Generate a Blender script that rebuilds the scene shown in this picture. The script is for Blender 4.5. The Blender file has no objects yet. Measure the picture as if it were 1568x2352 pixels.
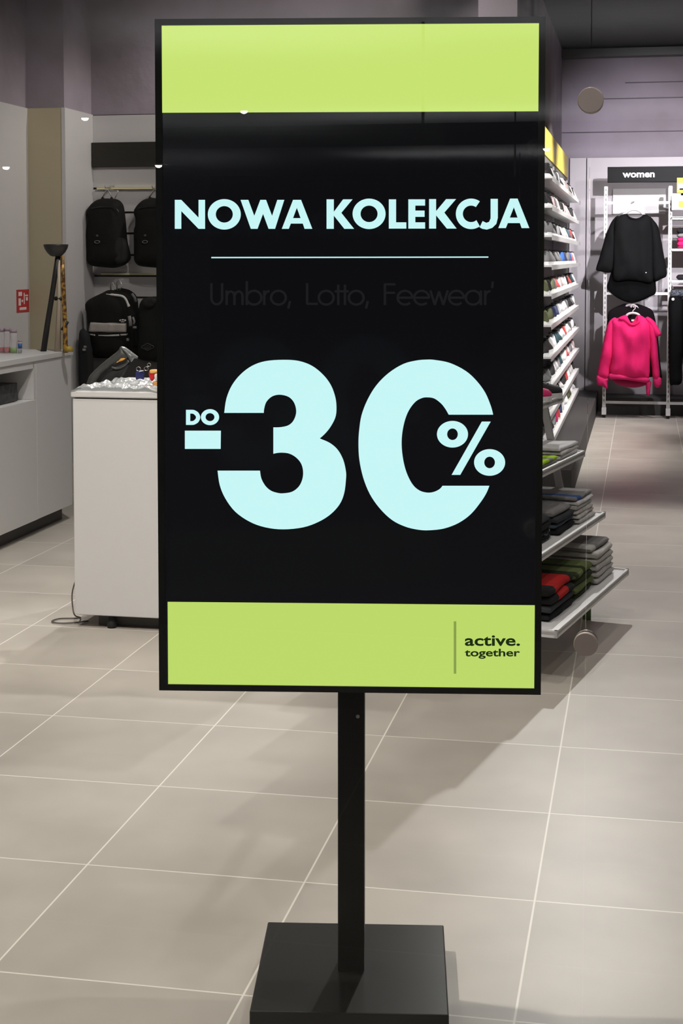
import bpy, bmesh, math, random
from mathutils import Vector, Matrix, noise
R = math.radians
sc = bpy.context.scene
COL = sc.collection

# ------------------------------------------------------------------ camera
F = 3500.0; PXC = 784.0; HZ = 593.0; PITCH = R(3.2); YAW = R(11.17); EYE = 1.57
PYC = HZ + F * math.tan(PITCH)
cam_d = bpy.data.cameras.new('camera'); cam = bpy.data.objects.new('camera', cam_d); COL.objects.link(cam)
cam.location = (0, 0, EYE); cam.rotation_euler = (R(90) - PITCH, 0, YAW)
cam_d.sensor_fit = 'VERTICAL'; cam_d.sensor_height = 36; cam_d.lens = F / 2352 * 36
cam_d.shift_y = -(1176 - PYC) / 2352; cam_d.clip_start = .05; cam_d.clip_end = 200
sc.camera = cam
# ------------------------------------------------------------------ world, exposure
w = bpy.data.worlds.new('world'); sc.world = w; w.use_nodes = True
w.node_tree.nodes['Background'].inputs[0].default_value = (.8, .85, 1, 1)
w.node_tree.nodes['Background'].inputs[1].default_value = .02
sc.view_settings.view_transform = 'Standard'; sc.view_settings.look = 'None'
sc.view_settings.exposure = 0.0; sc.view_settings.gamma = 1; sc.view_settings.use_curve_mapping = False
GLASS_Y = 2.6
# spot lamps of the shop: (x, y, z, target, watts, cone deg, blend, colour)
WARM = (1, .94, .87); WHITE = (1, .97, .94); COOL = (.97, .93, 1.0)
SPOTS = [
    (-2.0, 3.3, 3.35, (-1.9, 3.6, 0), 250, 125, .9, WARM), (-.3, 3.4, 3.35, (-.3, 3.7, 0), 52, 125, .9, WARM),
    (-2.4, 5.0, 3.35, (-2.4, 5.0, 0), 72, 125, .9, WARM), (-.5, 5.0, 3.35, (-.5, 5.0, 0), 62, 125, .9, WARM), (1.3, 4.4, 3.35, (1.0, 4.6, 0), 30, 125, .9, WARM),
    (-2.4, 7.3, 3.4, (-3.4, 8.0, .5), 150, 110, .9, WHITE), (-1.8, 3.7, 3.3, (-2.2, 6.2, .7), 285, 55, .8, WARM), (-2.2, 8.3, 3.5, (-2.1, 6.3, 1.0), 260, 36, .8, WHITE),
    (.7, .9, 3.28, (-.09, 2.6, 1.35), 55, 46, .7, WHITE),  # added lamp on the mall side, out of view, brightens the glass clamps
    (-.35, 10.2, 3.5, (-.25, 7.4, 0), 370, 76, .6, WHITE), (1.3, 7.6, 3.5, (.5, 7.6, 0), 75, 120, .9, WHITE),
    (.6, 12.2, 3.5, (-.7, 12.4, 1.5), 520, 66, .8, WHITE), (.8, 14.0, 3.5, (-.7, 14.2, 1.4), 430, 66, .8, WHITE),
    (.9, 9.4, 3.5, (-.65, 11.4, 1.5), 440, 60, .8, WHITE),
    (1.0, 8.2, 3.05, (.05, 16.0, 2.1), 2300, 26, 1, COOL), (1.9, 9.6, 3.1, (.75, 16.0, 2.0), 900, 32, 1, COOL), (.6, 13.0, 3.5, (.1, 15.4, .9), 290, 70, 1, COOL),
    (.6, 9.6, 3.5, (.2, 9.7, 0), 30, 120, .9, COOL),
    (-2.5, 11.08, 3.62, (-4.2, 11.38, 1.6), 70, 84, .8, WARM), (-1.6, 9.3, 3.6, (-3.9, 11.5, 1.9), 30, 60, .8, WARM), (-2.6, 9.2, 3.4, (-4.6, 10.4, 2.0), 85, 70, .9, WARM),
    (-1.6, 8.6, 3.66, (-2.0, 11.5, 3.3), 110, 100, .9, WARM),
]

# ------------------------------------------------------------------ photo ray helpers (only used to measure places)
def ray(px, py):
    a = (px - PXC) / F; b = -(py - PYC) / F
    v = (a, math.cos(PITCH) + b * math.sin(PITCH), -math.sin(PITCH) + b * math.cos(PITCH))
    c, s = math.cos(YAW), math.sin(YAW)
    return Vector((c * v[0] - s * v[1], s * v[0] + c * v[1], v[2]))
EYEV = Vector((0, 0, EYE))
def at(px, py, Y): r = ray(px, py); return EYEV + r * (Y / r.y)
def atX(px, py, X): r = ray(px, py); return EYEV + r * (X / r.x)
def atZ(px, py, Z): r = ray(px, py); return EYEV + r * ((Z - EYE) / r.z)

# ------------------------------------------------------------------ materials
def lin(c):
    c = c / 255.0
    return c / 12.92 if c <= .04045 else ((c + .055) / 1.055) ** 2.4
def rgb(*c): return tuple(lin(x) for x in c) + (1,)
MATS = {}
def mat(name, c, rough=.5, metal=0, emit=None, es=0, alpha=1, spec=.5, noise_=None, trans=0, coat=0, bump=None, sheen=0):
    if name in MATS: return MATS[name]
    m = bpy.data.materials.new(name); m.use_nodes = True; nt = m.node_tree; b = nt.nodes['Principled BSDF']
    b.inputs['Base Color'].default_value = rgb(*c); b.inputs['Roughness'].default_value = rough
    b.inputs['Metallic'].default_value = metal; b.inputs['Alpha'].default_value = alpha
    b.inputs['Specular IOR Level'].default_value = spec; b.inputs['Transmission Weight'].default_value = trans
    b.inputs['Coat Weight'].default_value = coat
    if sheen: b.inputs['Sheen Weight'].default_value = sheen
    if emit: b.inputs['Emission Color'].default_value = rgb(*emit); b.inputs['Emission Strength'].default_value = es
    tc = None
    if noise_ or bump: tc = nt.nodes.new('ShaderNodeTexCoord')
    if noise_:   # (scale, colour2, contrast)
        n = nt.nodes.new('ShaderNodeTexNoise'); n.inputs['Scale'].default_value = noise_[0]; n.inputs['Detail'].default_value = 5
        r = nt.nodes.new('ShaderNodeValToRGB'); k = noise_[2]
        r.color_ramp.elements[0].position = .5 - k; r.color_ramp.elements[1].position = .5 + k
        r.color_ramp.elements[0].color = rgb(*c); r.color_ramp.elements[1].color = rgb(*noise_[1])
        nt.links.new(tc.outputs['Object'], n.inputs['Vector']); nt.links.new(n.outputs[0], r.inputs[0]); nt.links.new(r.outputs[0], b.inputs['Base Color'])
    if bump:     # (scale, strength)
        n = nt.nodes.new('ShaderNodeTexNoise'); n.inputs['Scale'].default_value = bump[0]; n.inputs['Detail'].default_value = 4
        bp = nt.nodes.new('ShaderNodeBump'); bp.inputs['Strength'].default_value = bump[1]; bp.inputs['Distance'].default_value = .01
        nt.links.new(tc.outputs['Object'], n.inputs['Vector']); nt.links.new(n.outputs[0], bp.inputs['Height']); nt.links.new(bp.outputs[0], b.inputs['Normal'])
    MATS[name] = m
    return m

# ------------------------------------------------------------------ mesh builder
class MB:
    def __init__(s): s.bm = bmesh.new(); s.mi = 0
    def face(s, vs, smooth=False):
        try: f = s.bm.faces.new(vs)
        except ValueError: return None
        f.material_index = s.mi; f.smooth = smooth
        return f
    def box(s, a, b, rot=None, piv=None):
        x0, y0, z0 = [min(a[i], b[i]) for i in range(3)]; x1, y1, z1 = [max(a[i], b[i]) for i in range(3)]
        P = [(x0, y0, z0), (x1, y0, z0), (x1, y1, z0), (x0, y1, z0), (x0, y0, z1), (x1, y0, z1), (x1, y1, z1), (x0, y1, z1)]
        if rot is not None:
            pv = Vector(piv if piv is not None else [(a[i] + b[i]) / 2 for i in range(3)])
            P = [tuple(rot @ (Vector(p) - pv) + pv) for p in P]
        v = [s.bm.verts.new(p) for p in P]
        for q in ((0, 3, 2, 1), (4, 5, 6, 7), (0, 1, 5, 4), (1, 2, 6, 5), (2, 3, 7, 6), (3, 0, 4, 7)): s.face([v[i] for i in q])
        return s
    def bar(s, p, q, wx, wy=None, up=(0, 0, 1)):     # rectangular bar between two points
        p, q = Vector(p), Vector(q); wy = wy or wx; d = (q - p).normalized(); u = Vector(up)
        if abs(d.dot(u)) > .95: u = Vector((0, 1, 0))
        a = d.cross(u).normalized() * wx / 2; b = a.cross(d).normalized() * wy / 2
        v = [s.bm.verts.new(x) for x in (p - a - b, p + a - b, p + a + b, p - a + b, q - a - b, q + a - b, q + a + b, q - a + b)]
        for t in ((0, 3, 2, 1), (4, 5, 6, 7), (0, 1, 5, 4), (1, 2, 6, 5), (2, 3, 7, 6), (3, 0, 4, 7)): s.face([v[i] for i in t])
        return s
    def tube(s, pts, r, n=8, closed=False, cap=True):
        pts = [Vector(p) for p in pts]; N = len(pts); rr = r if hasattr(r, '__len__') else [r] * N; rings = []
        prev = None
        for i, p in enumerate(pts):
            t = (pts[(i + 1) % N] - pts[i - 1]) if closed else (pts[min(i + 1, N - 1)] - pts[max(i - 1, 0)])
            t.normalize()
            if prev is None: prev = t.orthogonal().normalized()
            a = (prev - t * prev.dot(t)); a = a.normalized() if a.length > 1e-6 else t.orthogonal().normalized(); prev = a; b = t.cross(a)
            rings.append([s.bm.verts.new(p + (a * math.cos(2 * math.pi * k / n) + b * math.sin(2 * math.pi * k / n)) * rr[i]) for k in range(n)])
        for i in range(N if closed else N - 1):
            A, B = rings[i], rings[(i + 1) % N]
            for k in range(n): s.face([A[k], A[(k + 1) % n], B[(k + 1) % n], B[k]], True)
        if cap and not closed: s.face(rings[0][::-1]); s.face(rings[-1])
        return s
    def lathe(s, prof, c=(0, 0, 0), axis='z', n=32):
        rings = []
        for r, h in prof:
            ring = []
            for k in range(n):
                a = 2 * math.pi * k / n; x, y = r * math.cos(a), r * math.sin(a)
                p = (x, y, h) if axis == 'z' else ((x, h, y) if axis == 'y' else (h, x, y))
                ring.append(s.bm.verts.new((c[0] + p[0], c[1] + p[1], c[2] + p[2])))
            rings.append(ring)
        for A, B in zip(rings, rings[1:]):
            for k in range(n): s.face([A[k], A[(k + 1) % n], B[(k + 1) % n], B[k]], True)
        s.face(rings[0][::-1]); s.face(rings[-1])
        return s
    def flat(s, polys, fn, depth=None):     # polys: outline + holes in a 2-D frame; fn maps (x,y)->3-D
        from mathutils.geometry import tessellate_polygon
        allp = [p for poly in polys for p in poly]
        tris = tessellate_polygon([[Vector((p[0], p[1], 0)) for p in poly] for poly in polys])
        v = [s.bm.verts.new(fn(*p)) for p in allp]
        for t in tris: s.face([v[i] for i in t])
        if depth:
            d = Vector(depth); v2 = [s.bm.verts.new(Vector(fn(*p)) + d) for p in allp]
            for t in tris: s.face([v2[i] for i in t[::-1]])
            o = 0
            for poly in polys:
                n = len(poly)
                for i in range(n): s.face([v[o + i], v[o + (i + 1) % n], v2[o + (i + 1) % n], v2[o + i]])
                o += n
        return s
    def bevel(s, w=.004, seg=2):
        bmesh.ops.bevel(s.bm, geom=list(s.bm.edges), offset=w, segments=seg, affect='EDGES', profile=.5, clamp_overlap=True)
        return s
    def pillow(s, outline, thick, res, fn, wr=0, ws=8, seed=0, back=.6, crease=None, power=.5, edge=None):
        """soft closed body from a 2-D outline; fn(x, y, d) -> 3-D with d the bulge toward the viewer"""
        n = len(outline); xs = [p[0] for p in outline]; ys = [p[1] for p in outline]
        def inside(x, y):
            c = False
            for i in range(n):
                x1, y1 = outline[i]; x2, y2 = outline[(i + 1) % n]
                if (y1 > y) != (y2 > y) and x < (x2 - x1) * (y - y1) / (y2 - y1) + x1: c = not c
            return c
        def near(x, y):
            best = 1e9; bp = None
            for i in range(n):
                x1, y1 = outline[i]; x2, y2 = outline[(i + 1) % n]; dx, dy = x2 - x1, y2 - y1; L = dx * dx + dy * dy
                t = 0 if L == 0 else max(0, min(1, ((x - x1) * dx + (y - y1) * dy) / L)); qx, qy = x1 + t * dx, y1 + t * dy
                d = (x - qx) ** 2 + (y - qy) ** 2
                if d < best: best = d; bp = (qx, qy)
            return math.sqrt(best), bp
        x0, y0 = min(xs), min(ys); W, H = max(xs) - x0, max(ys) - y0; st = max(W, H) / res
        nx, ny = int(W / st) + 3, int(H / st) + 3
        cells = [(i, j) for i in range(-1, nx) for j in range(-1, ny) if inside(x0 + (i + .5) * st, y0 + (j + .5) * st)]
        cs = set(cells); gv = {}
        edge = edge or min(W, H) * .35
        for (i, j) in cells:
            for di in (0, 1):
                for dj in (0, 1): gv.setdefault((i + di, j + dj), None)
        fr, bk = {}, {}
        for (i, j) in gv:
            x, y = x0 + i * st, y0 + j * st
            bd = not all((i - a, j - b) in cs for a in (0, 1) for b in (0, 1))
            d, q = near(x, y)
            if bd:
                v = s.bm.verts.new(fn(q[0], q[1], 0)); fr[(i, j)] = bk[(i, j)] = v
            else:
                h = min(1, d / edge); h = (1 - (1 - h) ** 2) ** power
                nz = noise.noise(Vector((x / max(W, H) * ws, y / max(W, H) * ws * .45, seed))) * wr * min(1, h * 2)
                cz = crease(x, y) if crease else 0
                fr[(i, j)] = s.bm.verts.new(fn(x, y, thick * h * (1 - back) / 1 + nz + cz)); bk[(i, j)] = s.bm.verts.new(fn(x, y, -thick * h * back))
        for (i, j) in cells:
            q = [(i, j), (i + 1, j), (i + 1, j + 1), (i, j + 1)]
            s.face([fr[k] for k in q], True)
            b = [bk[k] for k in q]
            if any(fr[k] is not bk[k] for k in q): s.face(b[::-1], True)
        return s
def blank(name, loc=(0, 0, 0), rz=0):
    o = bpy.data.objects.new(name, None); COL.objects.link(o); o.location = loc; o.rotation_euler = (0, 0, rz); o.empty_display_size = .1
    return o
def tag(o, label=None, cat=None, group=None, kind=None):
    if label: o['label'] = label
    if cat: o['category'] = cat
    if group: o['group'] = group
    if kind: o['kind'] = kind
    return o
def put(name, mb, mats, parent=None, world=True, origin=None, label=None):
    """link the builder as one mesh; world=True means its coordinates are world ones"""
    if not isinstance(mats, (list, tuple)): mats = [mats]
    bmesh.ops.recalc_face_normals(mb.bm, faces=mb.bm.faces)
    me = bpy.data.meshes.new(name)
    if parent is not None and world:
        root = parent; M = Matrix.Identity(4)
        while root is not None:
            M = Matrix.Translation(root.location) @ root.rotation_euler.to_matrix().to_4x4() @ M; root = root.parent
        mb.bm.transform(M.inverted())
    if origin is not None: mb.bm.transform(Matrix.Translation(-Vector(origin)))
    mb.bm.to_mesh(me); mb.bm.free()
    for m in mats: me.materials.append(m)
    o = bpy.data.objects.new(name, me); COL.objects.link(o)
    if origin is not None: o.location = origin
    if parent is not None: o.parent = parent
    if label: o['label'] = label
    return o
def struct(name, mb, mats, parent=None):
    o = put(name, mb, mats, parent)
    if parent is None: o['kind'] = 'structure'
    return o
def spline(pts, closed=True, k=5):
    n = len(pts); out = []
    for i in range(n if closed else n - 1):
        p0, p1, p2, p3 = (pts[(i - 1) % n], pts[i], pts[(i + 1) % n], pts[(i + 2) % n]) if closed else (pts[max(i - 1, 0)], pts[i], pts[i + 1], pts[min(i + 2, n - 1)])
        for j in range(k):
            t = j / k
            out.append(tuple(.5 * (2 * p1[a] + (p2[a] - p0[a]) * t + (2 * p0[a] - 5 * p1[a] + 4 * p2[a] - p3[a]) * t * t + (3 * p1[a] - p0[a] - 3 * p2[a] + p3[a]) * t ** 3) for a in range(len(p1))))
    if not closed: out.append(tuple(pts[-1]))
    return out
def px_fn(Y, ox=0, oy=0, sx=1, sy=1):      # photo-crop frame -> upright plane at depth Y, bulge toward the shop front
    def f(x, y, d=0):
        p = at(ox + x / sx, oy + y / sy, Y); p.y -= d; return p
    return f
def dup(root, loc=None, label=None, group=None, m=None):
    r = root.copy(); COL.objects.link(r)
    if loc is not None: r.location = loc
    if label: r['label'] = label
    if group: r['group'] = group
    for ch in list(root.children):
        c = ch.copy(); COL.objects.link(c); c.parent = r
        for g in list(ch.children):
            d = g.copy(); COL.objects.link(d); d.parent = c
    return r

# ================================================================== THE SHOP SHELL
# floor: large porcelain tiles with pale joints
def floor_mat():
    m = bpy.data.materials.new('porcelain_tiles'); m.use_nodes = True; nt = m.node_tree; N = nt.nodes; L = nt.links; b = N['Principled BSDF']
    tc = N.new('ShaderNodeTexCoord'); sp = N.new('ShaderNodeSeparateXYZ'); L.new(tc.outputs['Object'], sp.inputs[0])
    def math_(op, a, bb=None):
        n = N.new('ShaderNodeMath'); n.operation = op
        for i, v in enumerate((a, bb)):
            if v is None: continue
            if isinstance(v, (int, float)): n.inputs[i].default_value = v
            else: L.new(v, n.inputs[i])
        return n.outputs[0]
    ux = math_('DIVIDE', math_('ADD', sp.outputs[0], .243 + 57.65), .5765); uy = math_('DIVIDE', math_('ADD', sp.outputs[1], 60.05 - 3.068), .6005)
    def joint(u, w_): return math_('GREATER_THAN', math_('ABSOLUTE', math_('SUBTRACT', math_('FRACT', math_('ADD', u, .5)), .5)), 2) if False else math_('LESS_THAN', math_('ABSOLUTE', math_('SUBTRACT', math_('FRACT', math_('ADD', u, .5)), .5)), w_)
    j = math_('MAXIMUM', joint(ux, .0042), joint(uy, .0042))
    cb = N.new('ShaderNodeCombineXYZ'); L.new(math_('FLOOR', ux), cb.inputs[0]); L.new(math_('FLOOR', uy), cb.inputs[1])
    wn = N.new('ShaderNodeTexWhiteNoise'); L.new(cb.outputs[0], wn.inputs['Vector'])
    vm = N.new('ShaderNodeVectorMath'); vm.operation = 'MULTIPLY_ADD'; L.new(wn.outputs['Color'], vm.inputs[0]); vm.inputs[1].default_value = (7, 7, 7); L.new(tc.outputs['Object'], vm.inputs[2])
    n1 = N.new('ShaderNodeTexNoise'); n1.inputs['Scale'].default_value = 2.6; n1.inputs['Detail'].default_value = 4; L.new(vm.outputs[0], n1.inputs['Vector'])
    r1 = N.new('ShaderNodeValToRGB'); L.new(n1.outputs[0], r1.inputs[0])
    r1.color_ramp.elements[0].position = .3; r1.color_ramp.elements[1].position = .7
    r1.color_ramp.elements[0].color = rgb(168, 161, 152); r1.color_ramp.elements[1].color = rgb(188, 181, 171)
    mx = N.new('ShaderNodeMix'); mx.data_type = 'RGBA'; L.new(j, mx.inputs[0]); L.new(r1.outputs[0], mx.inputs[6]); mx.inputs[7].default_value = rgb(228, 222, 212)
    L.new(mx.outputs[2], b.inputs['Base Color']); b.inputs['Roughness'].default_value = .42; b.inputs['Specular IOR Level'].default_value = .45
    return m
struct('floor', MB().box((-8, -1, -.1), (5, 18, 0)), floor_mat())
M_conc = mat('raw_concrete', (122, 113, 116), .95, noise_=(1.1, (160, 150, 164), .22), bump=(14, .5))
M_white = mat('white_laminate', (205, 203, 202), .35)
M_wallpan = mat('wall_panel_white', (192, 189, 190), .5)
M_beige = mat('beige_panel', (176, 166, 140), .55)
M_black = mat('matt_black', (24, 24, 24), .6)
M_ceil = mat('black_painted_ceiling', (19, 19, 19), .9, bump=(6, .4))
M_dark = mat('dark_grey_board', (66, 64, 63), .6)
M_metal = mat('brushed_steel', (176, 172, 170), .32, .9)
M_rack = mat('perforated_white_steel', (196, 193, 192), .4, .25)

def concrete(a, b, axis):     # a block wall with shallow course grooves on the face toward the shop
    m = MB().box(a, b); return m
struct('wall_left', concrete((-4.9, -1, 0), (-4.59, 11.5, 3.9), 0), M_conc)
struct('wall_left_back', concrete((-4.9, 10.94, 0), (-4.29, 11.9, 3.9), 1), M_conc)
struct('wall_middle_back', concrete((-4.6, 11.52, 0), (-.84, 11.9, 3.9), 1), M_conc)
struct('wall_middle', concrete((-1.1, 10.3, 0), (-.84, 16.3, 3.9), 0), M_conc)
struct('wall_back', concrete((-1.1, 16.02, 0), (4.6, 16.4, 3.9), 1), M_conc)
struct('wall_right', concrete((4.4, -1, 0), (4.7, 16.4, 3.9), 0), M_conc)
struct('ceiling', MB().box((-5, GLASS_Y + .3, 3.72), (4.8, 16.5, 3.9)), M_ceil)
# thin mortar ridges on the back bulkhead
m = MB()
for z, x0 in ((2.86, -.84), (3.2, -.6), (3.36, -.2)): m.box((x0, 16.012, z), (4.4, 16.022, z + .012))
struct('trim_9', m, mat('mortar_grey', (96, 90, 98), .95, bump=(30, .6)))  # darker grey course lines of the block wall
# white wall panels up to the bulkhead
struct('trim_1', MB().box((-4.6, 2, 0), (-4.57, 10.92, 2.7)), M_wallpan)
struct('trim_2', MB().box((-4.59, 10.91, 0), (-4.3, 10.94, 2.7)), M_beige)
struct('trim_3', MB().box((-4.3, 10.905, 0), (-4.27, 11.5, 2.7)), M_wallpan)
slat_z = [2.12, 1.93, 1.765, 1.595, 1.43, 1.26, 1.09]
m = MB(); zz = [0.0] + sorted(slat_z) + [2.7]
for a, b in zip(zz, zz[1:]): m.box((-4.27, 11.49, a + .008), (-1.1, 11.52, b - .008))
m.mi = 1; m.box((-4.27, 11.512, 0), (-1.1, 11.522, 2.7))
struct('trim_4', m, [M_wallpan, M_dark])
m = MB().box((-.75, 15.97, 0), (-.585, 16.02, 2.6)).box((-.575, 15.97, 0), (4.4, 16.02, 2.6))
struct('trim_5', m, mat('mauve_white_panel', (186, 180, 183), .5))
struct('ceiling_track', MB().box((-.84, 15.85, 3.62), (4.4, 16.02, 3.65)).box((-.84, 15.85, 3.65), (4.4, 15.86, 3.70)), mat('cable_tray_grey', (92, 92, 92), .5, .5)).name = 'trim_6'

# glass shop front: two panes with a joint, and the mall they mirror
def glass_mat():
    m = bpy.data.materials.new('shop_glass'); m.use_nodes = True; nt = m.node_tree; N = nt.nodes; L = nt.links
    for n in list(N):
        if n.type != 'OUTPUT_MATERIAL': N.remove(n)
    out = [n for n in N if n.type == 'OUTPUT_MATERIAL'][0]
    t = N.new('ShaderNodeBsdfTransparent'); t.inputs[0].default_value = (.985, .99, .985, 1)
    g = N.new('ShaderNodeBsdfGlossy'); g.inputs['Roughness'].default_value = 0; g.inputs[0].default_value = (1, 1, 1, 1)
    fr = N.new('ShaderNodeFresnel'); fr.inputs[0].default_value = 1.45; ge = N.new('ShaderNodeNewGeometry')
    iv = N.new('ShaderNodeMath'); iv.operation = 'SUBTRACT'; iv.inputs[0].default_value = 1; L.new(ge.outputs['Backfacing'], iv.inputs[1])
    mu = N.new('ShaderNodeMath'); mu.operation = 'MULTIPLY'; L.new(fr.outputs[0], mu.inputs[0]); L.new(iv.outputs[0], mu.inputs[1])
    mx = N.new('ShaderNodeMixShader'); L.new(mu.outputs[0], mx.inputs[0]); L.new(t.outputs[0], mx.inputs[1]); L.new(g.outputs[0], mx.inputs[2]); L.new(mx.outputs[0], out.inputs[0])
    return m
M_glass = glass_mat()
jx = -.0885
struct('window_1', MB().box((-4.55, GLASS_Y, .0), (jx - .0008, GLASS_Y + .01, 3.2)), M_glass)
struct('window_2', MB().box((jx + .0008, GLASS_Y, .0), (4.4, GLASS_Y + .01, 3.2)), M_glass)
struct('wall_front', MB().box((-4.9, GLASS_Y - .1, 3.2), (4.7, GLASS_Y + .3, 3.9)), M_black)
# mall side, seen only mirrored in the glass and the screen
struct('ceiling_mall', MB().box((-9, -26, 3.3), (9, GLASS_Y - .1, 3.4)), mat('mall_ceiling', (150, 150, 152), .9))
struct('floor_mall', MB().box((-9, -26, -.1), (9, -1, 0)), mat('mall_floor', (90, 88, 86), .6))
struct('wall_mall', MB().box((-9, -26.2, 0), (9, -26, 3.4)), mat('mall_wall', (60, 62, 70), .9))
M_lamp = mat('lamp_glow', (255, 255, 255), .5, emit=(255, 246, 228), es=45)
M_lampring = mat('lamp_ring', (210, 210, 210), .4)
for i, (px, py) in enumerate([(195, 272), (14, 384), (364, 380), (1255, 342), (560, 256)]):
    V = ray(px, py); t = (3.285 - EYE) / V.z; p = EYEV + V * t; q = Vector((p.x, 2 * GLASS_Y - p.y, 3.3))
    rad = 8.2 * (p - EYEV).length / F
    o = blank('ceiling_downlight', q)
    tag(o, ['round recessed downlight in the mall ceiling, mirrored above the dark back sign', 'round mall downlight mirrored at the far left of the glass',
            'round mall downlight mirrored beside the left edge of the screen', 'round mall downlight mirrored over the yellow shoe header', 'round mall downlight mirrored under the top green band'][i], 'ceiling light', 'downlights of the mall ceiling mirrored in the shop glass')
    put('trim_ring', MB().lathe([(rad * 1.15, -.004), (rad * 1.15, .006), (rad, .006), (rad, -.004)], (q.x, q.y, 3.294)), M_lampring, o)
    put('diffuser', MB().lathe([(rad * math.sin(a * math.pi / 12), -rad * .75 * math.cos(a * math.pi / 12)) for a in range(0, 7)], (q.x, q.y, 3.289), n=24), M_lamp, o)
for i, (x, y) in enumerate(((-1.6, -6), (-1.5, -13), (-2, -20))):  # added uplights, they brighten the mall ceiling that the screen mirrors
    o = blank('added_uplight', (x, y, 3.3)); tag(o, 'rectangular uplight added on the mall side to brighten its mirrored ceiling', 'ceiling light', 'added uplights on the mall side')
    put('tray', MB().box((x - 2.6, y - .7, 2.45), (x + 2.6, y + .7, 2.5)), mat('added_uplight_black', (20, 20, 20), .6), o)
    put('rod', MB().box((x - .01, y - .01, 2.5), (x + .01, y + .01, 3.3)), MATS['added_uplight_black'], o)
    ld = bpy.data.lights.new('lamp', 'AREA'); ld.shape = 'RECTANGLE'; ld.size = 5; ld.size_y = 1.3; ld.energy = 120
    lo = bpy.data.objects.new('lamp', ld); COL.objects.link(lo); lo.parent = o; lo.location = (0, 0, -.78); lo.rotation_euler = (math.pi, 0, 0)
# round steel clamps at the glass joint
for z, r_, lab in ((1.833, .0217, 'round steel glass clamp near the top of the pane joint'), (.914, .0205, 'round steel glass clamp low on the pane joint, by the black pole')):
    o = blank('glass_clamp', (jx, GLASS_Y, z)); tag(o, lab, 'glass clamp', 'round steel clamps on the pane joint')
    put('disc', MB().lathe([(r_ * .9, 0), (r_, -.003), (r_, -.008), (r_ * .93, -.011), (r_ * .9, -.0105)], (jx, GLASS_Y - .001, z), 'y', 48), mat('clamp_steel', (222, 204, 194), .4, .2), o)
    put('pin', MB().lathe([(.008, .0), (.008, .03)], (jx, GLASS_Y + .011, z), 'y', 20), M_metal, o)
    put('cap', MB().lathe([(r_ * .95, 0), (r_ * .95, .006)], (jx, GLASS_Y + .011, z), 'y', 40), M_metal, o)

# ================================================================== SPOT LAMPS
M_track = mat('track_black', (20, 20, 20), .4)
M_lens = mat('lamp_lens', (255, 250, 240), .4, emit=(255, 246, 230), es=12)
spot_labels = {}
for i, (x, y, z, tgt, wt, ang, bl, c) in enumerate(SPOTS):
    TOP = 3.72 if y > GLASS_Y else 3.3; o = blank('track_spotlight', (x, y, TOP))
    aim = ('shoe display' if tgt[0] < -.5 and tgt[1] > 11 and x > 0 else 'women clothes rack' if tgt[1] > 15 else 'backpack wall' if tgt[1] > 10 else 'service counter' if tgt[1] > 6 and tgt[0] < -2 and tgt[2] > .6 else 'long cash counter' if tgt[0] < -3 else 'stepped display' if tgt[1] > 6 else 'black screen stand' if tgt[1] < 4 else 'floor behind the screen')
    tag(o, 'black track spotlight, %s side of shop ceiling, aimed at the %s' % ('left' if x < -.6 else 'right', aim) if TOP > 3.5 else 'black spotlight added unseen on the mall side to brighten the glass clamps', 'spotlight', 'black track spotlights under the shop ceiling')
    d = (Vector(tgt) - Vector((x, y, z))).normalized(); P = Vector((x, y, z))
    put('housing', MB().tube([P - d * .13, P - d * .12, P + d * .0], [.03, .04, .045], 16), M_track, o)
    put('stem', MB().tube([P - d * .06, (x, y, TOP)], .008, 8), M_track, o)
    put('lens', MB().tube([P + d * .001, P + d * .004], [.036, .036], 16), M_lens, o)
    ld = bpy.data.lights.new('lamp', 'SPOT'); ld.energy = wt; ld.spot_size = R(ang); ld.spot_blend = bl; ld.color = c; ld.shadow_soft_size = .035
    lo = bpy.data.objects.new('lamp', ld); COL.objects.link(lo); lo.parent = o; lo.location = P + d * .02 - Vector((x, y, TOP))
    lo.rotation_euler = d.to_track_quat('-Z', 'Y').to_euler()

# ================================================================== THE DISPLAY ON ITS STAND
SY = R(8.8); SO = Vector((-.593, 3.124, 0)); sc_, ss_ = math.cos(SY), math.sin(SY)
sign = blank('digital_display', SO, SY)
tag(sign, 'tall black portrait advertising screen with lime bands on a square floor stand', 'display screen')
M_fr = mat('display_frame_black', (30, 30, 29), .35, noise_=(3, (36, 36, 34), .3))
M_pole = mat('pole_black', (9, 9, 9), .45, spec=.3)
M_base = mat('base_satin_black', (19, 20, 19), .3, spec=.35, noise_=(5, (24, 25, 23), .3))
put('base', MB().box((-.2, -.207, .004), (.2, .207, .06)).bevel(.003, 2), M_base, sign, False)
put('base_plate', MB().box((-.195, -.2, 0), (.195, .2, .004)), M_black, sign, False)
put('pole', MB().box((-.03, -.03, .06), (.026, .03, .69)).bevel(.002, 1), M_pole, sign, False)
put('pole_bolt', MB().lathe([(.004, 0), (.004, -.002)], (.012, -.0301, .61), 'y', 12), M_metal, sign, False)
X0, X1, Z0, Z1 = -.4035, .392, .666, 2.058
a0, a1, b0, b1 = -.3895, .3785, .679, 2.045       # visible glass
fr = MB()
fr.box((X0, -.05, Z0), (a0, .012, Z1)).box((a1, -.05, Z0), (X1, .012, Z1)).box((a0, -.05, Z0), (a1, .012, b0)).box((a0, -.05, b1), (a1, .012, Z1)).box((a0, -.02, b0), (a1, .012, b1))
put('display_frame', fr, M_fr, sign, False)
put('rear_bracket', MB().box((-.12, .012, .95), (.12, .03, 1.6)).box((-.028, .012, .6), (.024, .028, 1.7)), M_pole, sign, False)
M_scr = mat('screen_black', (10, 10, 12), .06, emit=(13, 13, 16), es=1.0, spec=.5)
M_lime = mat('screen_lime', (4, 5, 3), .06, emit=(205, 232, 116), es=1.0)
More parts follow.
